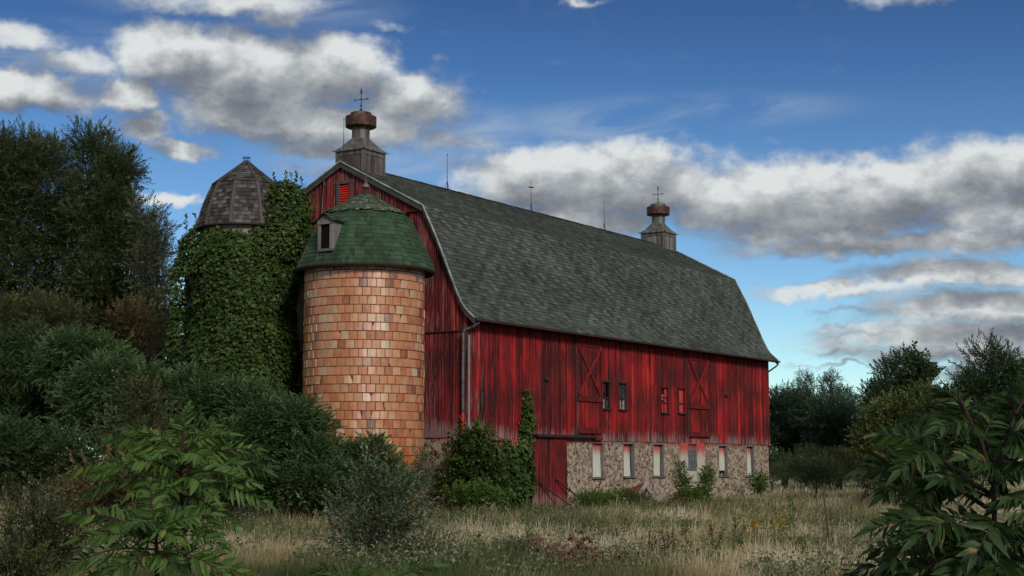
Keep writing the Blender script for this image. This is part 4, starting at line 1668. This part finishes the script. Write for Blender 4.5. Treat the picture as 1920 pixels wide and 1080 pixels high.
wallvine('climbing_vine', 'glossy vine climbing in a narrow column up the red barn boards',
         [(3.45, 2.4, .33, 1.2), (3.5, 3.45, .17, .62), (3.3, 1.2, .60, 1.1), (3.62, 3.0, .24, .45), (3.25, 2.7, .2, .4)], 1500, .13, 'ivy', .20)
wallvine('climbing_vine', 'leafy vine spread over the dark opening in the stone base',
         [(2.3, 1.0, .95, 1.0), (2.0, 1.7, .5, .6), (2.9, 1.9, .4, .5)], 1500, .15, 'ivy', .5)
cb = at(875, 900, 47.6)
tree('ivy_bush', 'ivy smothered bush at the near corner of the barn', 'bush', 880, 48.3,
     [(880, 865, 38, 55), (895, 835, 22, 32), (870, 910, 48, 45), (915, 900, 30, 40)], 'ivy', BROAD, 1100, .75, 0, 1, .05, .1, .6, .7)
tree('tall_weed', 'pale tall weed standing beside the foot of the tile silo', 'plant', 797, 46.2,
     [(797, 885, 12, 38), (785, 915, 20, 25)], 'greywillow', SMALL, 160, .7, 0, 1, .02, 1.5, .3)
tree('low_bush', 'low lime green bush under the ivy bush at the barn corner', 'bush', 895, 45.5,
     [(890, 930, 32, 18), (925, 935, 18, 14), (860, 930, 22, 16)], 'limegreen', BROAD, 520, .42, 0, 1, .03, .8, .5)
tree('low_bush', 'low lime green bush at the foot of the stone wall beside the red door', 'bush', 1130, 50.5,
     [(1115, 942, 26, 12), (1145, 937, 22, 12), (1090, 945, 16, 8)], 'limegreen', SMALL, 620, .42, 0, 1, .03, .8, .5)
tree('low_bush', 'low mixed green bush left of the fallen boards', 'bush', 1180, 53.5,
     [(1175, 934, 22, 11), (1200, 938, 20, 8)], 'yellowgreen', SMALL, 420, .42, 0, 1, .03, .8, .5)
tree('forked_bush', 'bright green two lobed bush in front of the concrete patched window', 'bush', 1298, 56.5,
     [(1274, 888, 9, 22), (1280, 912, 13, 22), (1298, 942, 36, 16), (1320, 908, 15, 24), (1327, 890, 9, 16), (1308, 932, 24, 14)], 'limegreen', BROAD, 1500, .34, 0, 1, .04, .5, .6, .6)
tree('seedling_tree', 'small dark green sapling at the far end of the stone wall', 'plant', 1425, 66,
     [(1425, 908, 9, 12), (1424, 920, 7, 10)], 'sumac', BROAD, 60, .7, 0, 1, .02, .8, .5)

# fallen boards by the wall
deb = thing('fallen_boards', bw(11.2, -.9, 0), 'broken red board propped on grey planks against the stone wall', 'debris')
d0 = bw(11.2, -.9, 0)
A_ = lambda x, y, Y: at(x, y, Y) - d0
mb = MB()
p = [A_(1176, 918, 55.6), A_(1212, 903, 55.3), A_(1214, 909, 55.0), A_(1198, 926, 54.9), A_(1180, 927, 55.2)]
nn = np.array([.1, .5, -.2]) * .08
mb.face(p, .7); mb.face([q + nn for q in p][::-1], .4)
for i in range(5):
    j = (i + 1) % 5
    mb.face([p[i], p[i] + nn, p[j] + nn, p[j]], .3)
mb.build('red_board', M['door_red'], deb)
for (a, b) in (((1214, 904, 55.0), (1190, 938, 54.2)), ((1213, 912, 55.2), (1229, 938, 54.4)), ((1215, 915, 55.2), (1203, 930, 54.8))):
    mb = MB()
    mb.bar(A_(*a), A_(*b), .13, .05, up=(.2, -1, .3), tint=.9)
    mb.build('plank', M['grey_wood'] if a[1] < 915 else M['red_trim'], deb)
mb = MB()
mb.bar((-.3, 0, -.02), (.3, .1, .14), .25, .04, tint=.3)
o = mb.build('scrap_board', M['red_trim'])
o.location = at(1267, 938, 55.5) * np.array([1, 1, 0]) + np.array([0, 0, .2])
tag(o, 'dark red scrap board lying by the forked green bush', 'board')

# right-hand trees
G_R = 'trees beyond the barn at the right'
tree('round_tree', 'rounded tree top against the sky, left of the twin tops beyond the barn', 'tree', 1512, 100,
     [(1511, 724, 19, 28), (1506, 770, 30, 35), (1505, 820, 50, 50)], 'darkgreen', SMALL, 3200, .62, .15, .8, .14, .5, .5, group=G_R)
tree('round_tree', 'rounded tree top against the sky, right of the twin tops beyond the barn', 'tree', 1562, 101,
     [(1559, 724, 19, 26), (1574, 748, 24, 28), (1565, 800, 45, 50)], 'darkgreen', SMALL, 3200, .62, .15, .8, .14, .5, .5, group=G_R)
tree('leafy_tree', 'dense blue green tree hard against the far barn corner', 'tree', 1470, 90,
     [(1465, 775, 40, 40), (1500, 790, 48, 45), (1475, 840, 50, 55), (1530, 830, 55, 60), (1450, 800, 30, 60)], 'bluegreen', NARROW, 3600, 1.1, .15, .7, .2, .6, .5, group=G_R)
tree('leafy_tree', 'blue green tree below the twin round tops', 'tree', 1570, 86,
     [(1560, 800, 48, 42), (1600, 810, 45, 50), (1575, 855, 60, 45), (1635, 830, 40, 60)], 'bluegreen', NARROW, 2600, 1.1, .18, .7, .2, .6, .5, group=G_R)
tree('sparse_tree', 'see-through dark tree with a loose feathery top on the right skyline', 'tree', 1690, 80,
     [(1672, 705, 28, 34), (1695, 690, 20, 28), (1655, 745, 32, 30), (1690, 745, 35, 35), (1700, 790, 45, 45), (1640, 780, 35, 45)], 'darkgreen', SMALL, 2800, .95, .32, 1.1, .14, .8, .5, group=G_R)
tree('sparse_tree', 'thin sapling with big separate leaves against the sky on the right', 'tree', 1722, 70,
     [(1722, 700, 20, 36, 1), (1735, 720, 12, 26, 1), (1712, 740, 20, 30, 1)], 'darkgreen', BROAD, 330, 1.15, .2, 1.5, .05, 1.2, .4, .3, group=G_R)
tree('bushy_tree', 'yellow green bushy tree right of the barn in front of the skyline trees', 'tree', 1700, 63,
     [(1690, 780, 52, 42), (1735, 775, 45, 42), (1660, 815, 42, 48), (1710, 840, 75, 60), (1760, 800, 40, 50), (1650, 860, 40, 40)], 'yellowgreen', SMALL, 3800, .95, .2, .9, .13, .6, .6, group=G_R)
tree('spiky_tree', 'dark tree with spiky feathered branches at the right edge', 'tree', 1870, 52,
     [(1850, 700, 38, 36), (1820, 735, 28, 20), (1890, 710, 36, 40), (1925, 740, 40, 50), (1860, 760, 62, 45), (1815, 795, 32, 22), (1870, 820, 75, 60), (1930, 820, 60, 80), (1810, 850, 45, 55)], 'darkgreen', NARROW, 4200, .85, .22, .8, .17, .5, .35, .3, group=G_R)
tree('dark_bush', 'dark rounded bush standing alone in the grass right of the barn', 'bush', 1530, 71,
     [(1530, 886, 36, 20), (1505, 890, 25, 18), (1555, 893, 25, 15), (1530, 902, 30, 12)], 'darkgreen', FINE, 2200, 1.0, 0, 1, .05, .8, .5)
tree('pale_bush', 'pale grey green bush between the lone dark bush and the trees', 'bush', 1560, 77,
     [(1490, 878, 26, 13), (1560, 868, 30, 18), (1600, 872, 34, 20), (1520, 862, 30, 16)], 'olive', FINE, 2600, .9, 0, 1, .05, .8, .5)
tree('dark_bush', 'dark spreading bush behind the right foreground sumac', 'bush', 1670, 52,
     [(1660, 895, 42, 28), (1710, 890, 50, 35), (1640, 910, 25, 18), (1760, 880, 50, 45), (1830, 880, 60, 60)], 'darkgreen', SMALL, 1700, .9, 0, 1, .05, .6, .5)
tree('dark_bush', 'dark bush tight behind the far barn corner under the dense tree', 'bush', 1450, 84,
     [(1440, 875, 30, 26), (1475, 880, 30, 22), (1410, 880, 30, 25)], 'darkgreen', SMALL, 1100, .8, 0, 1, .05, .6, .5)
tree('low_bush', 'low olive bush in the grass beside the far barn corner', 'bush', 1465, 74,
     [(1465, 888, 25, 8), (1490, 890, 18, 8)], 'olive', FINE, 500, .7, 0, 1, .03, .8, .5)

# ------------------------------------------------------------------ foreground sumacs
def sumac(label, basepx, Y, stems, fronds, mat, LL=.40, pairs=16, group=None, ll=.092, lw=.019):
    """stems: list of pixel polylines (x, y, dY); fronds: (x0, y0, x1, y1, dY0, dY1) base and tip in photo pixels at depth Y + dY"""
    base = np.array([at(basepx, 900, Y)[0], Y, 0])
    t = thing('sumac', base, label, 'sumac', group)
    mb = MB()
    for i, st in enumerate(stems):
        pts = [at(x, y, Y + dy_) - base for x, y, dy_ in st]
        if i == 0: pts = [np.array([0, 0, -.1])] + pts
        r0 = .013 if i == 0 else .008
        mb.tube(pts, np.linspace(r0, r0 * .45, len(pts)), 7)
    mb.build('stem', M['stem'], t)
    VV, rach = [], MB()
    for fr in fronds:
        x0, y0, x1, y1, dz0, dz1 = fr[:6]
        sagk = fr[6] if len(fr) > 6 else .12
        a, b = at(x0, y0, Y + dz0) - base, at(x1, y1, Y + dz1) - base
        Lr = np.linalg.norm(b - a)
        ax = (b - a) / Lr
        upv = np.array([0, -.85, .75])
        sd = unit(np.cross(upv, ax)); up = np.cross(ax, sd)
        bow = .16 * Lr
        npair = pairs + int(rng.integers(-1, 2))
        tt = np.linspace(.10, 1.0, npair + 1)
        cen = a + ax * Lr * tt[:, None] + up * (bow * np.sin(np.pi * tt))[:, None]
        tg = unit(np.gradient(cen, axis=0))
        rach.tube(list(np.concatenate([[a], cen])), np.linspace(.0042, .0016, npair + 2), 5)
        sz = np.sin(np.pi * (.22 + .66 * tt)) ** .7
        k = Lr / LL
        for s in (-1, 1):
            ang = 1.12 - .38 * tt + .1 * rng.standard_normal(npair + 1)
            d = tg * np.cos(ang)[:, None] + sd * s * np.sin(ang)[:, None] - np.array([0, 0, 1]) * (sagk + .10 * rng.standard_normal(npair + 1))[:, None]
            d = unit(d)
            nr = unit(np.cross(tg, sd) * -1 + up * 1.0 + .22 * rng.standard_normal((npair + 1, 3)))
            nr = np.where((nr @ up)[:, None] < 0, -nr, nr)
            length = ll * (.55 + .45 * k) * sz * (.88 + .24 * rng.random(npair + 1))
            width = lw * (.6 + .4 * k) * (.85 + .3 * rng.random(npair + 1))
            VV.append(lance(cen, d, nr, length, width))
        VV.append(lance(cen[-1:], tg[-1:], up[None], np.array([ll * .8]), np.array([lw])))
    V = np.concatenate([v.reshape(-1, 3) for v in VV])
    nl = len(V) // 12
    f0 = np.array([[0, 1, 4, 3], [1, 2, 5, 4], [3, 4, 7, 6], [4, 5, 8, 7], [6, 7, 10, 9], [7, 8, 11, 10]])
    F = (f0[None] + 12 * np.arange(nl)[:, None, None]).reshape(-1, 4)
    link_mesh('foliage', V, F, M[mat], t)
    rach.build('leaf_stalks', M['stem'], t)
    return t


def lance(base, d, nrm, ll, lw):
    """lance-shaped leaflets: 4 cross rows of 3 verts (left, midrib, right), curving down at the tip"""
    sd = unit(np.cross(nrm, d)); up = np.cross(d, sd)
    rows = []
    for t, w in ((0.02, .25), (.30, 1.0), (.66, .72), (1.0, .03)):
        c = base + d * (ll * t)[:, None] - up * (ll * .22 * t * t)[:, None]
        e = sd * (lw * w * .5)[:, None]
        v = up * (lw * w * .16)[:, None]
        rows += [c - e + v, c, c + e + v]
    return np.stack(rows, 1)


def whorl(cx, cy, n, rx, ry, a0=0, spread=2 * math.pi, dz=.3, y_up=-.35, jit=.15):
    """fronds leaving (cx,cy) all round, as pixel vectors"""
    out = []
    for k in range(n):
        a = a0 + spread * k / n + random.uniform(-jit, jit)
        out.append((cx, cy + random.uniform(-8, 8), cx + rx * math.cos(a) * random.uniform(.85, 1.1), cy + ry * (y_up + .55 * math.sin(a)) * random.uniform(.85, 1.1),
                    0, dz * math.sin(a) * -1.0))
    return out


G_S = 'young sumacs in the foreground'
# left sumac, tall
st = [[(352, 1100, 0), (346, 1000, 0), (340, 930, 0), (340, 850, 0), (345, 800, 0)]]
fr = [(343, 850, 353, 762, 0, .10, .05), (343, 845, 402, 800, 0, .08), (343, 850, 430, 815, 0, -.05), (342, 855, 280, 812, 0, .0), (342, 860, 236, 805, 0, .08), (342, 865, 200, 822, 0, .15),
      (341, 880, 180, 890, 0, -.05), (341, 885, 136, 882, 0, .05), (341, 890, 215, 870, 0, -.2), (342, 880, 480, 842, 0, .05), (342, 888, 500, 885, 0, .02), (342, 895, 470, 905, 0, -.15),
      (343, 905, 500, 945, 0, -.1), (343, 900, 250, 925, 0, -.2), (343, 910, 300, 955, 0, -.25), (343, 900, 400, 930, 0, -.3), (344, 930, 440, 985, 0, -.15), (344, 935, 260, 960, 0, -.1),
      (343, 870, 300, 850, 0, -.25), (343, 872, 395, 862, 0, -.28), (344, 950, 410, 1000, 0, -.2), (342, 905, 165, 925, 0, .1), (342, 875, 440, 870, 0, .2), (342, 860, 260, 850, 0, .25),
      (345, 985, 420, 1030, 0, -.1), (345, 980, 270, 1010, 0, -.05), (343, 845, 325, 795, 0, .05)]
sumac('bright green young sumac in the left foreground, the taller one with an upright tip leaf', 350, 7.2, st, fr, 'sumac')
st = [[(296, 1120, 0), (294, 1040, 0), (292, 1000, 0)]]
fr = [(292, 1000, 282, 905, 0, .12, .1), (292, 1000, 345, 955, 0, .05), (292, 1005, 390, 965, 0, -.02), (292, 1005, 220, 950, 0, .1), (292, 1010, 135, 965, 0, .0), (293, 1020, 150, 1010, 0, -.1),
      (293, 1030, 120, 1070, 0, -.05), (293, 1020, 400, 1010, 0, -.05), (294, 1035, 420, 1075, 0, -.1), (294, 1040, 200, 1085, 0, -.15), (294, 1040, 340, 1080, 0, -.2), (293, 1010, 250, 985, 0, -.2), (293, 1012, 330, 1005, 0, -.22),
      (294, 1050, 480, 1090, 0, 0), (294, 1055, 130, 1110, 0, .1)]
sumac('bright green young sumac at the bottom left, the lower one in front', 296, 5.8, st, fr, 'sumac')
st = [[(690, 1300, 0), (690, 1130, 0)]]
fr = [(690, 1125, 595, 1064, 0, .05), (690, 1125, 668, 1066, 0, .12), (690, 1125, 812, 1062, 0, .03), (690, 1135, 740, 1090, 0, -.1), (690, 1135, 600, 1105, 0, -.1)]
sumac('tips of a low sumac at the bottom edge below the grey willow shrub', 690, 5.2, st, fr, 'sumac')
# right sumac, near and dark
st = [[(1870, 1150, 0), (1866, 1040, 0), (1864, 960, 0), (1860, 890, 0)],
      [(1860, 890, 0), (1885, 830, .02), (1905, 775, .05), (1925, 740, .08)], [(1860, 900, 0), (1840, 830, -.03), (1815, 780, -.05), (1800, 745, -.05)],
      [(1862, 930, 0), (1800, 890, -.05), (1750, 850, -.08)], [(1864, 960, 0), (1800, 920, .05), (1720, 890, .1)], [(1866, 1010, 0), (1790, 985, -.1)]]
fr = [(1815, 785, 1765, 730, -.05, .02, .1), (1815, 785, 1700, 790, -.05, .05), (1830, 810, 1765, 800, -.03, -.15), (1840, 830, 1870, 770, 0, .1), (1905, 775, 1960, 700, 0, .1), (1905, 775, 1865, 740, .05, .15),
      (1885, 830, 1960, 800, 0, -.1), (1885, 840, 1960, 860, 0, -.15), (1750, 850, 1650, 815, -.08, -.02), (1750, 850, 1690, 880, -.08, -.2), (1780, 870, 1700, 850, -.05, .1),
      (1720, 890, 1625, 880, .1, .05), (1740, 900, 1660, 925, .1, -.02), (1770, 910, 1710, 960, .05, -.1), (1800, 920, 1760, 900, 0, -.2), (1862, 925, 1930, 880, 0, -.15),
      (1790, 985, 1640, 990, -.1, -.15), (1790, 985, 1670, 1050, -.1, -.2), (1800, 990, 1720, 1010, -.1, -.28), (1866, 1010, 1960, 980, 0, -.1), (1866, 1015, 1950, 1050, 0, -.15), 
      (1868, 1040, 1690, 1090, 0, -.1), (1868, 1040, 1860, 1100, 0, -.3), 
      (1905, 790, 1975, 760, .05, 0), (1864, 965, 1930, 940, 0, -.2), (1862, 920, 1810, 860, 0, -.2), (1866, 990, 1830, 1040, 0, -.3), (1868, 1050, 1640, 1030, 0, .15), (1862, 935, 1720, 930, 0, .2), (1866, 1000, 1700, 970, 0, .1), (1866, 1020, 1780, 1075, 0, -.25), (1868, 1070, 1600, 1075, 0, .1), (1868, 1075, 1700, 1060, 0, .3), (1860, 900, 1900, 840, 0, .3), (1868, 1060, 1950, 1100, 0, .1), (1868, 1060, 1740, 1110, 0, -.1), ]
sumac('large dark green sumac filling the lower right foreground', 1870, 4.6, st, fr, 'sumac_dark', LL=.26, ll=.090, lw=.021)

# grey willow shrub in the middle foreground
def twig_shrub(name, label, basepx, Y, hull, n, mat, temps, scale, cat='shrub', r=.012, leafper=5, spread=1.0):
    base = np.array([at(basepx, 900, Y)[0], Y, 0])
    t = thing(name, base, label, cat)
    mb = MB()
    P, Dv = [], []
    k = Y / FPX
    for i in range(n):
        x, y, rx, ry = hull[i % len(hull)]
        u = rng.standard_normal(3); u /= np.linalg.norm(u); u *= rng.random() ** .4
        e = at(x + u[0] * rx, y + u[2] * ry, Y) + np.array([0, u[1] * rx * k, 0]) - base
        if e[2] < .15: continue
        s = np.array([rng.normal(0, .06), rng.normal(0, .06), 0])
        m = s + (e - s) * .5 + np.array([-e[0] * .12, -e[1] * .12, .12 * e[2]])
        mb.tube([s, m, e], [r, r * .6, r * .25], 5)
        for q in range(leafper):
            f = .35 + .65 * (q + rng.random()) / leafper
            p = (1 - f) ** 2 * s + 2 * f * (1 - f) * m + f * f * e
            P.append(p + rng.normal(0, .03, 3)); Dv.append(unit(e - m) + rng.normal(0, .55, 3) + np.array([0, 0, .3]))
    V = scatter(temps, np.array(P), np.array(Dv), scale * (.7 + .6 * rng.random(len(P))))
    link_mesh('foliage', V, qfaces(len(V) // 4), M[mat], t)
    mb.build('stem', M['bark'], t)
    return t


GW = [sprig(9, .26, .062, .024, .9, .03) for _ in range(6)]
twig_shrub('willow_shrub', 'loose grey green willow shrub in the middle foreground', 700, 24,
           [(700, 965, 90, 60), (630, 1000, 60, 55), (770, 990, 85, 55), (715, 905, 30, 32), (655, 930, 30, 45), (800, 925, 35, 40), (830, 1010, 60, 45), (700, 1020, 100, 40), (685, 895, 20, 30), (750, 915, 22, 35)], 120, 'greywillow', GW, 1.1, leafper=10, r=.0065)
twig_shrub('willow_shrub', 'small grey green shrub left of the dried brown flower heads', 985, 23,
           [(985, 1030, 32, 28), (965, 1045, 28, 22)], 50, 'greywillow', GW, .8, leafper=8, r=.005)
twig_shrub('weed_bush', 'olive twiggy weeds at the left edge in front of the dark bush', 70, 19,
           [(30, 960, 60, 70), (100, 960, 45, 60), (70, 1020, 80, 50), (130, 1000, 30, 50)], 140, 'olive', GW, .85, leafper=8, r=.006)
twig_shrub('weed_bush', 'yellow tinged bush in the bottom left corner', 30, 11,
           [(20, 1040, 50, 40), (60, 1060, 35, 35), (-20, 1060, 50, 50)], 90, 'olive', [sprig(11, .16, .05, .022, .9, .03) for _ in range(5)], .9, leafper=5)
twig_shrub('bare_sapling', 'tall thin bare dead stem in the grass right of the barn', 1553, 28,
           [(1545, 930, 14, 55)], 7, 'deadbrown', GW, .3, 'sapling', .006, 1)

# ------------------------------------------------------------------ field weeds
def weed(name, label, basepx, toppx, Y, mat, kind, group):
    base = np.array([at(basepx, 900, Y)[0], Y, 0])
    top = at(toppx[0], toppx[1], Y) - base
    t = thing(name, base, label, 'weed', group)
    mb = MB()
    bend = np.array([rng.normal(0, .03), rng.normal(0, .03), 0])
    mb.tube([(0, 0, -.05), top * .5 + bend, top], [.007, .006, .004], 5)
    if kind == 'umbel':
        heads = MB()
        for j in range(random.randint(3, 6)):
            f = random.uniform(.72, 1.0)
            s = top * f * .92
            e = top * f + np.array([random.uniform(-.12, .12), random.uniform(-.08, .08), random.uniform(.0, .06)])
            mb.tube([s, (s + e) / 2 + np.array([0, 0, -.02]), e], .003, 4)
            rr = random.uniform(.016, .034)
            for q in range(46):
                a = random.uniform(0, 6.28)
                r_ = rr * math.sqrt(random.random()) * 1.25
                c = np.array([e[0] + r_ * math.cos(a), e[1] + r_ * math.sin(a), e[2] + rr * (.55 - .5 * (r_ / rr) ** 2) + random.uniform(-.01, .01)])
                v1, v2 = rng.normal(0, .009, 3), rng.normal(0, .009, 3)
                heads.face([c - v1 - v2, c + v1 - v2, c + v1 + v2, c - v1 + v2])
            heads.tube([s, e + np.array([0, 0, rr * .5])], [.003, rr * .35], 6)
        heads.build('flower_head', M[mat], t)
        mb.build('stem', M[mat], t)
    else:
        mb.build('stem', M['deadbrown' if kind == 'dead' else 'olive'], t)
        n = {'dead': 110, 'gold': 70, 'green': 44}[kind]
        f = rng.random(n) * (.6 if kind != 'dead' else .75) + (.4 if kind != 'dead' else .25)
        P = top * f[:, None] + rng.normal(0, .02, (n, 3))
        d = unit(np.stack([rng.normal(0, 1, n), rng.normal(0, 1, n), rng.normal(.5, .4, n)], 1))
        ls = {'dead': .035, 'gold': .13, 'green': .12}[kind] * (.6 + .8 * rng.random(n)) * (1.25 - f * .6)
        V = leaf_quads(P, d, unit(rng.normal(0, .5, (n, 3)) + np.array([0, 0, 1])), ls, ls * {'dead': .8, 'gold': .24, 'green': .25}[kind])
        link_mesh('foliage', V, qfaces(n), M[mat], t)


UMB = 'dried brown flower heads in the near grass'
for i, (x, y) in enumerate(((1008, 1012), (1020, 1030), (1040, 1022), (1055, 1036), (1078, 1003), (1094, 1008), (1068, 1028), (1088, 1024), (1098, 1030), (1115, 1027), (1125, 1045), (1060, 1058), (1030, 1062), (1075, 1052), (1100, 1060), (1015, 1048), (1145, 1050), (1150, 1062), (1090, 1072), (1045, 1075), (1025, 1040), (1050, 1018), (1110, 1042), (1130, 1055), (1065, 1066), (1160, 1040), (1085, 1015), (1035, 1052))):
    weed('dried_flower', 'dried rusty brown flower head on a thin stalk in the near grass', x + random.randint(-4, 4), (x, y), 22.4 + random.uniform(-.9, 1.2), 'rustbrown', 'umbel', UMB)
for i, (x, y) in enumerate(((1218, 995), (1228, 1000), (1240, 992), (1252, 1000), (1262, 990), (1246, 1010), (1222, 1018), (1300, 1045), (1312, 1040), (1322, 1030), (1290, 1058), (1690, 1040), (1330, 975))):
    weed('dead_flower_stalk', 'dark brown dead flower stalk standing in the grass', x, (x, y), 23.5 + random.uniform(-1, 1.5), 'deadbrown', 'dead', 'dark dead flower stalks')
for i, (x, y) in enumerate(((1412, 975), (1422, 968), (1440, 985), (1452, 980), (1465, 968), (1472, 975), (1488, 985), (1545, 988), (1552, 994), (1395, 985), (1335, 985))):
    weed('goldenrod', 'yellow leaved weed standing in the middle of the meadow', x, (x, y), 31 + random.uniform(-1.5, 1.5), 'yellow', 'gold', 'yellow leaved weeds')
for i, (x, y) in enumerate(((992, 975), (1285, 985), (1282, 978), (1180, 1030), (1350, 1000), (1430, 1010), (1500, 1010), (1505, 1022), (1110, 1005), (1340, 1040), (1395, 1030), (900, 1000), (930, 1010), (1480, 925), (1485, 930), (1380, 965), (1200, 1050))):
    weed('green_weed', 'leafy green weed standing in the dry grass', x, (x, y), 26 + random.uniform(-3, 5), 'limegreen' if i < 3 else 'sumac', 'green', 'green weeds in the meadow')

# ------------------------------------------------------------------ grass (stuff)
def grass_field():
    NB = 560000
    Y = 1 / (1 / 18.0 - rng.random(NB) * (1 / 18.0 - 1 / 125.0))
    X = (rng.random(NB) * 2 - 1) * (Y * .37 + 1.0)
    # outside the barn and silos
    rel = np.stack([X, Y], 1) - BP[:2]
    bx, by = rel @ BU[:2], rel @ BV[:2]
    keep = ~((bx > -.1) & (bx < L + .1) & (by > -.15) & (by < W))
    keep &= ((X - SX) ** 2 + (Y - SY) ** 2 > 2.1 ** 2) & ((X - IX) ** 2 + (Y - IY) ** 2 > 1.5 ** 2)
    cl_ = vnoise(np.stack([X * 2.6, Y * 1.4, X * 0 + 50], 1))
    keep &= rng.random(NB) < np.clip(.25 + 1.9 * (cl_ - .22), .12, 1)
    X, Y = X[keep], Y[keep]
    n = len(X)
    p = np.stack([X, Y, X * 0], 1)
    patch = vnoise(p * .22) * .5 + vnoise(p * np.array([.7, .35, 1]) + 9) * .3 + vnoise(p * 2.1 + 3) * .2
    h = (.09 + .25 * rng.random(n) ** 1.9) * (.55 + .9 * vnoise(p * np.array([1.2, .7, 1]) + 20))
    seed = rng.random(n) < .20 * np.clip((vnoise(p * np.array([.9, .5, 1]) + 70) - .25) * 2.2, 0, 1.6)
    h = np.where(seed, h * 1.3, h)
    pxm = Y / 1529.0
    w = np.maximum(.004 + .004 * rng.random(n), pxm * .34)
    az_ = rng.random(n) * np.pi * 2
    lean = rng.normal(0, .16, (n, 2)) + np.array([.05, .0])
    b = p
    sd = np.stack([np.cos(az_), np.sin(az_) * .5, az_ * 0], 1)
    mid = b + np.stack([lean[:, 0] * h * .35, lean[:, 1] * h * .35, h * .55], 1)
    tip = b + np.stack([lean[:, 0] * h * 1.2, lean[:, 1] * h * 1.2, h], 1)
    wt_ = np.where(seed, .8, .15)[:, None]
    V = np.stack([b - sd * w[:, None] * .5, b + sd * w[:, None] * .5, mid + sd * w[:, None] * .45, mid - sd * w[:, None] * .45,
                  tip + sd * w[:, None] * .5 * wt_, tip - sd * w[:, None] * .5 * wt_], 1)
    f = np.array([[0, 1, 2, 3], [3, 2, 4, 5]])
    F = (f[None] + 6 * np.arange(n)[:, None, None]).reshape(-1, 4)
    tn = np.clip((patch - .5) * 2.3 + .52 + rng.normal(0, .16, n) + np.where(seed, .16, -.02), 0, 1)
    tint = np.repeat(tn, 2)
    tint[1::2] = np.clip(tint[1::2] + .06, 0, 1)
    tag(link_mesh('grass', V.reshape(-1, 3), F, M['grass'], None, tint), 'tall dry tan and olive meadow grass across the foreground', 'grass', kind='stuff')


grass_field()


def meadow_weeds():
    n0 = 17000
    Y = 1 / (1 / 19.0 - rng.random(n0) * (1 / 19.0 - 1 / 70.0))
    X = (rng.random(n0) * 2 - 1) * (Y * .35)
    p = np.stack([X, Y, X * 0], 1)
    k = vnoise(p * np.array([.8, .4, 1]) + 40) > .47
    rel = p[:, :2] - BP[:2]
    bx, by = rel @ BU[:2], rel @ BV[:2]
    k &= ~((bx > -.1) & (bx < L + .1) & (by > -.2) & (by < W))
    p = p[k]
    m = 14
    n = len(p)
    hh = .10 + .30 * rng.random(n) ** 1.5
    f = rng.random((n, m))
    P = p[:, None, :] + np.stack([rng.normal(0, .06, (n, m)), rng.normal(0, .06, (n, m)), f * hh[:, None] + .05], 2)
    P = P.reshape(-1, 3)
    N_ = len(P)
    d = unit(np.stack([rng.normal(0, 1, N_), rng.normal(0, 1, N_), rng.normal(.7, .5, N_)], 1))
    ls = .035 + .055 * rng.random(N_)
    V = leaf_quads(P, d, unit(rng.normal(0, .6, (N_, 3)) + np.array([0, -.2, 1])), ls, ls * .38)
    tag(link_mesh('meadow_weeds', V, qfaces(N_), M['weedmix']), 'low leafy green weeds tangled through the dry meadow grass', 'weeds', kind='stuff')


meadow_weeds()
